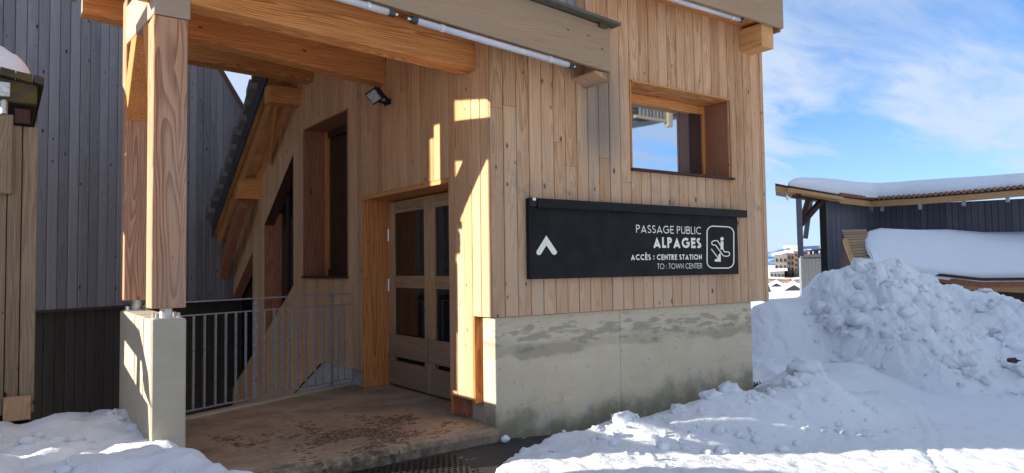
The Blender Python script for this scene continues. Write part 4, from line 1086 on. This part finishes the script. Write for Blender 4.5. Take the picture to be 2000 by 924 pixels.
# loose snow lumps along the plinth bank
bl = MB()
for k in range(150):
    x = rnd.uniform(.5, 4.9); y_ = rnd.uniform(-1.5, -.25); r = rnd.choice((.012, .018, .025, .035, .05))*rnd.uniform(.7, 1.3)
    bl.lump((x, y_, gh(x, y_)+r*.2), r, k+50, 1 if r < .04 else 2, (1, 1, .8), .5)
for x, y_, r in ((1.16, -.42, .10), (1.30, -.40, .06), (.83, -.42, .05), (4.22, -.40, .17), (4.05, -.44, .12), (3.88, -.42, .11), (2.75, -.42, .12), (2.45, -.42, .1), (1.95, -.42, .08), (4.45, -.38, .11)):
    bl.lump((x, y_, gh(x, y_)-.01*r), r, int(x*100), 3, (1.1, 1, .75), .5)
for k in range(60):
    x = rnd.uniform(-4.2, -2.75); y_ = rnd.uniform(-1.6, 1.9); r = rnd.choice((.015, .025, .04, .06))*rnd.uniform(.7, 1.3)
    bl.lump((x, y_, gh(x, y_)+r*.1), r, k+300, 2, (1, 1, .7), .5)
lo_ = bl.build('snow_clumps', M['snow'], smooth=True); tag(lo_, 'loose clumps of snow scattered on the banks', 'snow', kind='stuff')
# evergreen sprig at the building's right foot
sp_t = MB(); p = un(1486, 734, 'z', .02); random.seed(3)
for k in range(90):
    a_ = Vector((p.x+rnd.uniform(-.18, .18), p.y+rnd.uniform(-.1, .1), gh(p.x, p.y)+.02)); b_ = a_+Vector((rnd.uniform(-.12, .12), rnd.uniform(-.08, .08), rnd.uniform(.02, .09)))
    sp_t.bar(a_, b_, .008, .003)
tag(sp_t.build('evergreen_sprig', M['needle']), 'dark green conifer sprig half buried in snow by the right plinth corner', 'twig')

# ------------------------------------------------------------------ chalet to the right
ch = empty('snowy_chalet', at(1800, 540, 22), 'dark boarded chalet with snow covered roof beyond the snow heap', 'chalet')
P1, P2, P3 = at(1612, 392, 21.8), at(1706, 403, 24.0), at(2060, 385, 21.0)
def wallrun(A, B, zt0, zt1, name):
    A = Vector((A.x, A.y, 0)); B = Vector((B.x, B.y, 0)); d = (B-A); n_ = int(d.length/.17); d.normalize(); no = Vector((d.y, -d.x, 0))
    if (no.dot(Vector((CAM.x, CAM.y, 0))-A)) < 0: no = -no
    mb = MB(); mb2 = MB(); Lw = (B-A).length
    for k in range(n_):
        a = A+d*(Lw*k/n_+.006); b = A+d*(Lw*(k+1)/n_-.006); zz0 = lerp(zt0, zt1, k/n_); of = no*rnd.uniform(0, .012)
        o = MB().prism([a+of+Vector((0, 0, -1.2)), b+of+Vector((0, 0, -1.2)), b+of+Vector((0, 0, zz0)), a+of+Vector((0, 0, zz0))], no*.025)
        ob = o.build(name, M['chalet'], ch, origin=a)
    mb2.prism([A+Vector((0, 0, -1.2)), B+Vector((0, 0, -1.2)), B+Vector((0, 0, zt1)), A+Vector((0, 0, zt0))], -no*.2).build('wall_backing', M['dark'], ch)
wallrun(P1, P2, P1.z, P2.z, 'board'); wallrun(P2, P3, P2.z, P3.z, 'board')
# eave
EV = [(1514, 362, 20.6), (1545, 368, 20.8), (1640, 384, 21.6), (1702, 392, 22.9), (1800, 386, 21.9), (1900, 378, 20.9), (2000, 369, 20.0), (2080, 362, 19.4)]
ev = [at(*e) for e in EV]
away = (at(1522, 525, 20)-CAM); away.z = 0; away.normalize()
for i in range(len(ev)-1):
    a, b = ev[i], ev[i+1]; h_ = .16 if i < 2 else .20
    MB().prism([a-Vector((0, 0, h_)), b-Vector((0, 0, h_)), b, a], away*.12).build('fascia_board', M['chalet_o'], ch, origin=a)
    MB().prism([a+Vector((0, 0, -.02)), b+Vector((0, 0, -.02)), b+away*6+Vector((0, 0, .25)), a+away*6+Vector((0, 0, .25))], Vector((0, 0, .08))).build('roof_panel', M['dark_wood'], ch)
tl = MB()
for i in range(2, len(ev)-1):
    a, b = ev[i], ev[i+1]; n_ = int((b-a).length/.14)
    for k in range(n_): c_ = a+(b-a)*((k+.5)/n_)+Vector((0, 0, .07)); tl.cyl(c_-away*.06, c_+away*.3, .055, 8)
t_o = tl.build('tile_ends', M['tile'], ch); t_o['kind'] = 'stuff'
for px, py, dep in ((1705, 398, 22.6), (1727, 398, 22.3), (1803, 394, 21.5), (1890, 386, 20.7), (1978, 378, 19.9)):
    p = at(px, py, dep)+away*.5; MB().box(p.x-.04, p.x+.04, p.y-.04, p.y+.04, p.z-.2, p.z+.12).build('bracket', M['galv'], ch)
# snow blanket on the roof
TOP = [(1541, 357), (1552, 350), (1565, 347.5), (1600, 348), (1640, 351), (1680, 356), (1720, 357.5), (1760, 355.5), (1800, 352), (1850, 349), (1900, 346), (1950, 343), (2000, 339), (2080, 334)]
sm = MB(); secs = []
evt = [(e[0], e[2]) for e in EV]; evy = [(e[0], e[1]) for e in EV]
for px, py in TOP:
    dep = table(evt, px); eb = at(px, table(evy, px), dep)+Vector((0, 0, .075)); tp = at(px, py, dep+.7)
    H_ = tp.z-eb.z; row = [eb+away*.04]
    for th in range(1, 7):
        a_ = th/6*math.pi/2; row.append(eb+away*(.04+.66*(1-math.cos(a_)))-away*.10*math.sin(2*a_)+Vector((0, 0, H_*math.sin(a_))))
    row.append(tp+away*2.5+Vector((0, 0, -.05))); row.append(tp+away*5.3+Vector((0, 0, -.1))); secs.append(row)
secs.insert(0, [p-RT*.05+Vector((0, 0, -.0)) for p in [secs[0][0]+away*.6*j for j in range(9)]])
m_ = len(secs[0])
for r_ in secs: sm.v += [tuple(p) for p in r_]
for j in range(len(secs)-1):
    for i in range(m_-1): k = j*m_+i; sm.f.append((k, k+m_, k+m_+1, k+1))
tag(sm.build('roof_snow', M['snow_smooth'], smooth=True), 'thick blanket of snow on the upper roof of the dark boarded chalet', 'snow')
# post and braces
def pbar(n_, a, b, w, mat): MB().bar(at(*a), at(*b), w, w).build(n_, M[mat], ch)
pbar('post', (1560, 388, 21.0), (1564, 500, 21.0), .15, 'chalet'); pbar('brace', (1562, 440, 21.0), (1605, 392, 21.6), .14, 'dark_wood'); pbar('brace', (1578, 390, 21.2), (1565, 432, 21.2), .12, 'dark_wood')
pbar('brace', (1583, 392, 21.5), (1573, 466, 21.5), .13, 'chalet'); pbar('tie_beam', (1552, 381, 20.9), (1612, 389, 21.8), .16, 'dark_wood'); pbar('rafter', (1541, 371, 20.5), (1645, 388, 21.5), .10, 'chalet_o')
# terrace block left of the chalet
tb = empty('terrace', at(1590, 540, 27), 'grey boarded terrace with tables behind the braced chalet post', 'terrace')
A_, B_, D_ = at(1564, 503, 27), at(1614, 502, 27), at(1614, 550, 27)
nb = 7
for k in range(nb):
    a = A_.lerp(B_, k/nb); b = A_.lerp(B_, (k+.96)/nb); o = Vector((0, 0, -1.6))
    MB().prism([a+o, b+o, b, a], away*.04).build('panel', M['bluesteel'], tb)
MB().prism([A_+away*.05+Vector((0, 0, -1.6)), B_+away*.05+Vector((0, 0, -1.6)), B_+away*.05, A_+away*.05], away*3).build('deck', M['bluesteel'], tb)
MB().bar(A_+Vector((0, 0, .06)), B_+Vector((0, 0, .06)), .08, .12).build('edge_beam', M['chalet'], tb)
for px in (1582, 1594): MB().bar(at(px, 503, 27.5), at(px, 488, 27.5), .12, .12).build('table_leg', M['chalet'], tb)
MB().bar(at(1578, 490, 27.5), at(1608, 487, 27.5), .5, .06).build('table_top', M['dark_wood'], tb)
MB().bar(at(1608, 503, 27.6), at(1608, 480, 27.6), .16, .16).build('post', M['chalet_o'], tb)
# annex with steep snow roof
an = empty('chalet_annex', at(1800, 560, 18), 'low annex with slatted side wall and timber eave half hidden by the snow heap', 'annex')
c0, c1, c2, c3 = at(1644, 449, 20.8), at(1692, 448, 20.6), at(1716, 535, 17.6), at(1678, 540, 17.8)
ns = 16
for k in range(ns):
    t0, t1 = k/ns, (k+.86)/ns
    MB().prism([c0.lerp(c3, t1), c1.lerp(c2, t1), c1.lerp(c2, t0), c0.lerp(c3, t0)], away*.03).build('slat', M['slat'], an, origin=c0.lerp(c3, t0))
MB().prism([c0+away*.06, c1+away*.06, c2+away*.06, c3+away*.06], away*.1).build('slat_backing', M['dark_wood'], an)
MB().bar(at(1650, 470, 19.6), at(1676, 540, 17.6), .10, .12).build('corner_post', M['chalet_o'], an)
MB().prism([at(1646, 452, 20.9), at(1672, 540, 18.0), at(1640, 540, 20.9)], away*.1).build('gable_board', M['dark_wood'], an)
TL = [(1684, 478), (1686, 462), (1697, 452), (1720, 446), (1745, 445), (1790, 447), (1850, 449), (1920, 452), (2000, 454), (2100, 457)]
BL = [(1704, 500), (1708, 515), (1720, 521), (1745, 524), (1780, 528), (1825, 531), (1880, 537), (1918, 540), (2000, 538), (2100, 535)]
sm = MB(); rows_ = []
for (tx, ty), (bx_, by_) in zip(TL, BL):
    T_, B_ = at(tx, ty, 21.0 if tx > 1700 else 20.6), at(bx_, by_, 17.3)
    row = [T_+away*.5+Vector((0, 0, -.3))]
    for i in range(9):
        t = i/8; p = T_.lerp(B_, t); row.append(p+Vector((0, 0, .20*math.sin(math.pi*t)**.8*.5+.05*fbm(p.x*1.5, p.y*1.5, t)+.03*fbm(p.x*5, p.y*5, t*3))))
    row.append(B_+Vector((0, 0, -.16))+away*.1); rows_.append(row)
rows_.insert(0, [p+RT*-.0+away*.12+Vector((0, 0, -.14)) for p in rows_[0]])
m_ = len(rows_[0])
for r_ in rows_: sm.v += [tuple(p) for p in r_]
for j in range(len(rows_)-1):
    for i in range(m_-1): k = j*m_+i; sm.f.append((k, k+1, k+m_+1, k+m_))
tag(sm.build('annex_snow', M['snow_smooth'], smooth=True), 'deep smooth slab of snow on the low annex roof', 'snow')
for (a, b, h_, dd, mt, nm) in (((1815, 532, 17.4), (1918, 543, 17.0), .07, 0, 'dark_wood', 'gutter'), ((1918, 543, 17.0), (2100, 541, 16.6), .07, 0, 'dark_wood', 'gutter'), ((1830, 541, 17.5), (1918, 551, 17.1), .13, .1, 'red_wood', 'eave_board'), ((1918, 551, 17.1), (2100, 550, 16.7), .13, .1, 'red_wood', 'eave_board'), ((1860, 549, 17.6), (2100, 561, 16.9), .20, .15, 'chalet_o', 'eave_board')):
    A2, B2 = at(*a), at(*b); MB().prism([A2-Vector((0, 0, h_)), B2-Vector((0, 0, h_)), B2, A2], away*.08).build(nm, M[mt], an, origin=A2)
A2, B2 = at(1700, 545, 18.2), at(2100, 566, 17.4); MB().prism([A2-Vector((0, 0, 1.6)), B2-Vector((0, 0, 1.6)), B2, A2], away*.08).build('wall', M['dark_wood'], an)

# ------------------------------------------------------------------ far resort buildings
def fb(name, px0, px1, py0, py1, dep, mat, label, roofdrop=0, nwin=(3, 4), d2=14):
    t = empty(name, at(px0, py1, dep), label, 'building')
    a, b, c_, d = at(px0, py1, dep), at(px1, py1, dep), at(px1, py0+roofdrop, dep), at(px0, py0+0, dep)
    a.z -= 2; b.z -= 2
    MB().prism([a, b, c_, d], away*d2).build('wall', M[mat], t)
    u = Vector((0, 0, .5)); MB().prism([d-RT*.6, c_+RT*.6, c_+RT*.6+u, d-RT*.6+u], away*(d2+.8)).build('roof', M['snow_smooth'], t)
    for i in range(nwin[0]):
        for j in range(nwin[1]):
            w_ = at(lerp(px0, px1, (i+.3)/nwin[0]), lerp(max(py0, py0+roofdrop)+2, py1, (j+.3)/nwin[1]), dep-.1)
            s_ = (px1-px0)/nwin[0]*.35*dep/F_PX; h_ = (py1-py0)/nwin[1]*.45*dep/F_PX
            MB().prism([w_, w_+RT*s_, w_+RT*s_-Vector((0, 0, h_)), w_-Vector((0, 0, h_))], away*.08).build('window', M['black'], t)
M['tower'] = wood('tower_shingles', (.26, .23, .20), (.17, .15, .13), 'z', (.33, .30, .28), .5, knots=0)
M['tower_d'] = wood('tower_shingles_dark', (.16, .14, .14), (.10, .09, .09), 'z', (.16, .16, .19), .5, knots=0)
M['tower_o'] = wood('tower_shingles_orange', (.32, .20, .13), (.22, .13, .08), 'z', knots=0)
fb('tower_building', 1513, 1537, 499, 541, 150, 'tower', 'wide pale shingled resort block with sloping snowy roof, leftmost of the far blocks', -5, (3, 3))
fb('tower_building', 1537, 1551, 494, 541, 148, 'tower_d', 'dark narrow resort block with balconies between two pale blocks', 1, (2, 4))
fb('tower_building', 1536, 1556, 484, 541, 156, 'tower', 'tallest pale resort block rising behind the dark one', 1, (3, 5))
fb('tower_building', 1551, 1558, 490, 541, 146, 'tower_o', 'thin orange stair tower on the right of the dark resort block', 1, (1, 5))
fb('tower_building', 1556, 1580, 490, 541, 160, 'tower_d', 'grey resort block behind the chalet post', 1, (4, 4))
fb('low_building', 1504, 1532, 531, 541, 140, 'tower', 'low snow roofed house in front of the wide pale block', -2, (4, 1))
def far_fence():
    t = empty('far_wall', at(1550, 550, 95), 'long low brown timber wall topped with snow below the resort blocks', 'wall')
    a, b = at(1490, 543, 95), at(1545, 546, 95); c_ = at(1612, 541, 95)
    n_ = 30
    for (p, q_) in ((a, b), (b, c_)):
        nn = 14
        for k in range(nn):
            s0 = p.lerp(q_, k/nn); s1 = p.lerp(q_, (k+.9)/nn); MB().prism([s0-Vector((0, 0, .9)), s1-Vector((0, 0, .9)), s1, s0], away*.2).build('panel', M['slat'], t)
        MB().bar(p+Vector((0, 0, .1)), q_+Vector((0, 0, .1)), .6, .22).build('snow_coping', M['snow_smooth'], t)
far_fence()
fgm = MB(); p = at(1541, 549, 90); fgm.bar(p-Vector((0, 0, .5)), p+Vector((0, 0, .3)), .45, .3)
tag(fgm.build('red_banner', M['red']), 'small red banner standing in front of the far brown wall', 'banner')
def small_house(px0, px1, py0, py1, dep, label):
    t = empty('small_hut', at(px0, py1, dep), label, 'hut'); a = at(px0, py1, dep); b = at(px1, py1, dep); tp = at((px0+px1)/2, py0, dep)
    a.z -= .6; b.z -= .6
    MB().prism([a, b, b+Vector((0, 0, .9)), Vector(((a.x+b.x)/2, (a.y+b.y)/2, tp.z)), a+Vector((0, 0, .9))], away*4).build('wall', M['tower_d'], t)
    r = Vector(((a.x+b.x)/2, (a.y+b.y)/2, tp.z)); u = Vector((0, 0, .3))
    for e in (a, b):
        e2 = e+Vector((0, 0, .75))+(e-r).normalized()*.4
        MB().prism([e2, r, r+u, e2+u], -away*.5).build('roof', M['snow_smooth'], t)
        MB().prism([e2, r, r+u, e2+u], away*4.4).build('roof', M['snow_smooth'], t)
small_house(1530, 1572, 556, 568, 62, 'snow roofed hut with a dark gable standing right of the other hut')
small_house(1500, 1534, 553, 562, 75, 'snow roofed hut half buried left of the dark gabled one')
cs = MB(); p = at(1494, 562, 60); cs.cyl(p-Vector((0, 0, 1)), p+Vector((0, 0, .9)), .7, 8, .1); 
tag(cs.build('small_fir', M['needle']), 'small dark fir beside the right edge of the building, far off', 'tree')
# mountains all round the horizon
mo = MB(); nseg = 260
for ring_, (R_, hb) in enumerate(((5200, 90), (6800, 40))):
    pass
prev = len(mo.v)
for i in range(nseg+1):
    a_ = 2*math.pi*i/nseg; c_ = Vector((math.cos(a_), math.sin(a_), 0))
    hgt = 105+75*noise.noise(c_*5)+55*noise.noise(c_*15+Vector((3, 1, 2)))+22*noise.noise(c_*50)
    hgt = max(hgt, 20)
    mo.v += [tuple(c_*4200+Vector((0, 0, -60))), tuple(c_*4700+Vector((0, 0, hgt*.55+15*noise.noise(c_*90)))), tuple(c_*5300+Vector((0, 0, hgt)))]
for i in range(nseg):
    k = 3*i; mo.f += [(k, k+1, k+4, k+3), (k+1, k+2, k+5, k+4)]
mt_ = mo.build('mountains', M['mount']); mt_['kind'] = 'structure'

# ------------------------------------------------------------------ shingled building behind the viewer, mirrored in the front window
M['shingle_b'] = wood('brown_wall_shingles', (.085, .07, .055), (.04, .033, .028), 'y', (.09, .085, .08), .4, var=.35, knots=0)
rb = empty('shingled_building', (16, -14, 0), 'shingle clad building with a jettied balcony storey, seen mirrored in the front window pane', 'building')
def rp_(px, py, yb=-14.0):
    d = wray(px, py); t = (D+.004-CAM.y)/d.y; q_ = CAM+d*t; d2 = Vector((d.x, -d.y, d.z)); return q_+d2*((yb-q_.y)/d2.y)
A3, B3 = rp_(1224, 243), rp_(1352, 221)
sz = (B3.z-A3.z)/(B3.x-A3.x)
nrow = 18
for k in range(nrow):
    z_ = .155*k
    smb = MB(); xq = A3.x-1.5-rnd.random()*.2
    while xq < B3.x+1.5:
        w_ = rnd.uniform(.14, .26); za, zb_ = A3.z+sz*(xq-A3.x)+z_, A3.z+sz*(xq+w_-A3.x)+z_
        smb.prism([(xq+.01, -13.96, za), (xq+w_-.01, -13.96, zb_), (xq+w_-.01, -14.02, zb_+.17), (xq+.01, -14.02, za+.17)], (0, -.03, 0)); xq += w_
    o = smb.build('shingle_row', M['shingle_b'], rb, origin=(A3.x-3, -14, z_)); o['kind'] = 'stuff'
MB().prism([(A3.x-3, -14.07, A3.z-3*sz), (B3.x+3, -14.07, B3.z+3*sz), (B3.x+3, -14.07, 12), (A3.x-3, -14.07, 12)], (0, -5, 0)).build('wall', M['shingle_b'], rb)
MB().box(A3.x-9, A3.x-3, -19, -14, -1, 12).build('wall', M['shingle_b'], rb)
for k in range(8):
    X = A3.x+.55+k*.2; MB().box(X, X+.09, -13.86, -13.80, A3.z+.35, A3.z+1.35).build('baluster', M['shingle'], rb)
MB().box(A3.x+.3, A3.x+2.4, -13.92, -13.78, A3.z+.28, A3.z+.38).build('balcony_rail', M['old'], rb)
MB().box(A3.x+2.1, A3.x+2.35, -13.92, -13.7, A3.z+.1, A3.z+2.5).build('balcony_post', M['old'], rb)
MB().box(A3.x+.45, A3.x+2.1, -13.995, -13.97, A3.z+.4, A3.z+2.4).build('balcony_recess', M['dark'], rb)
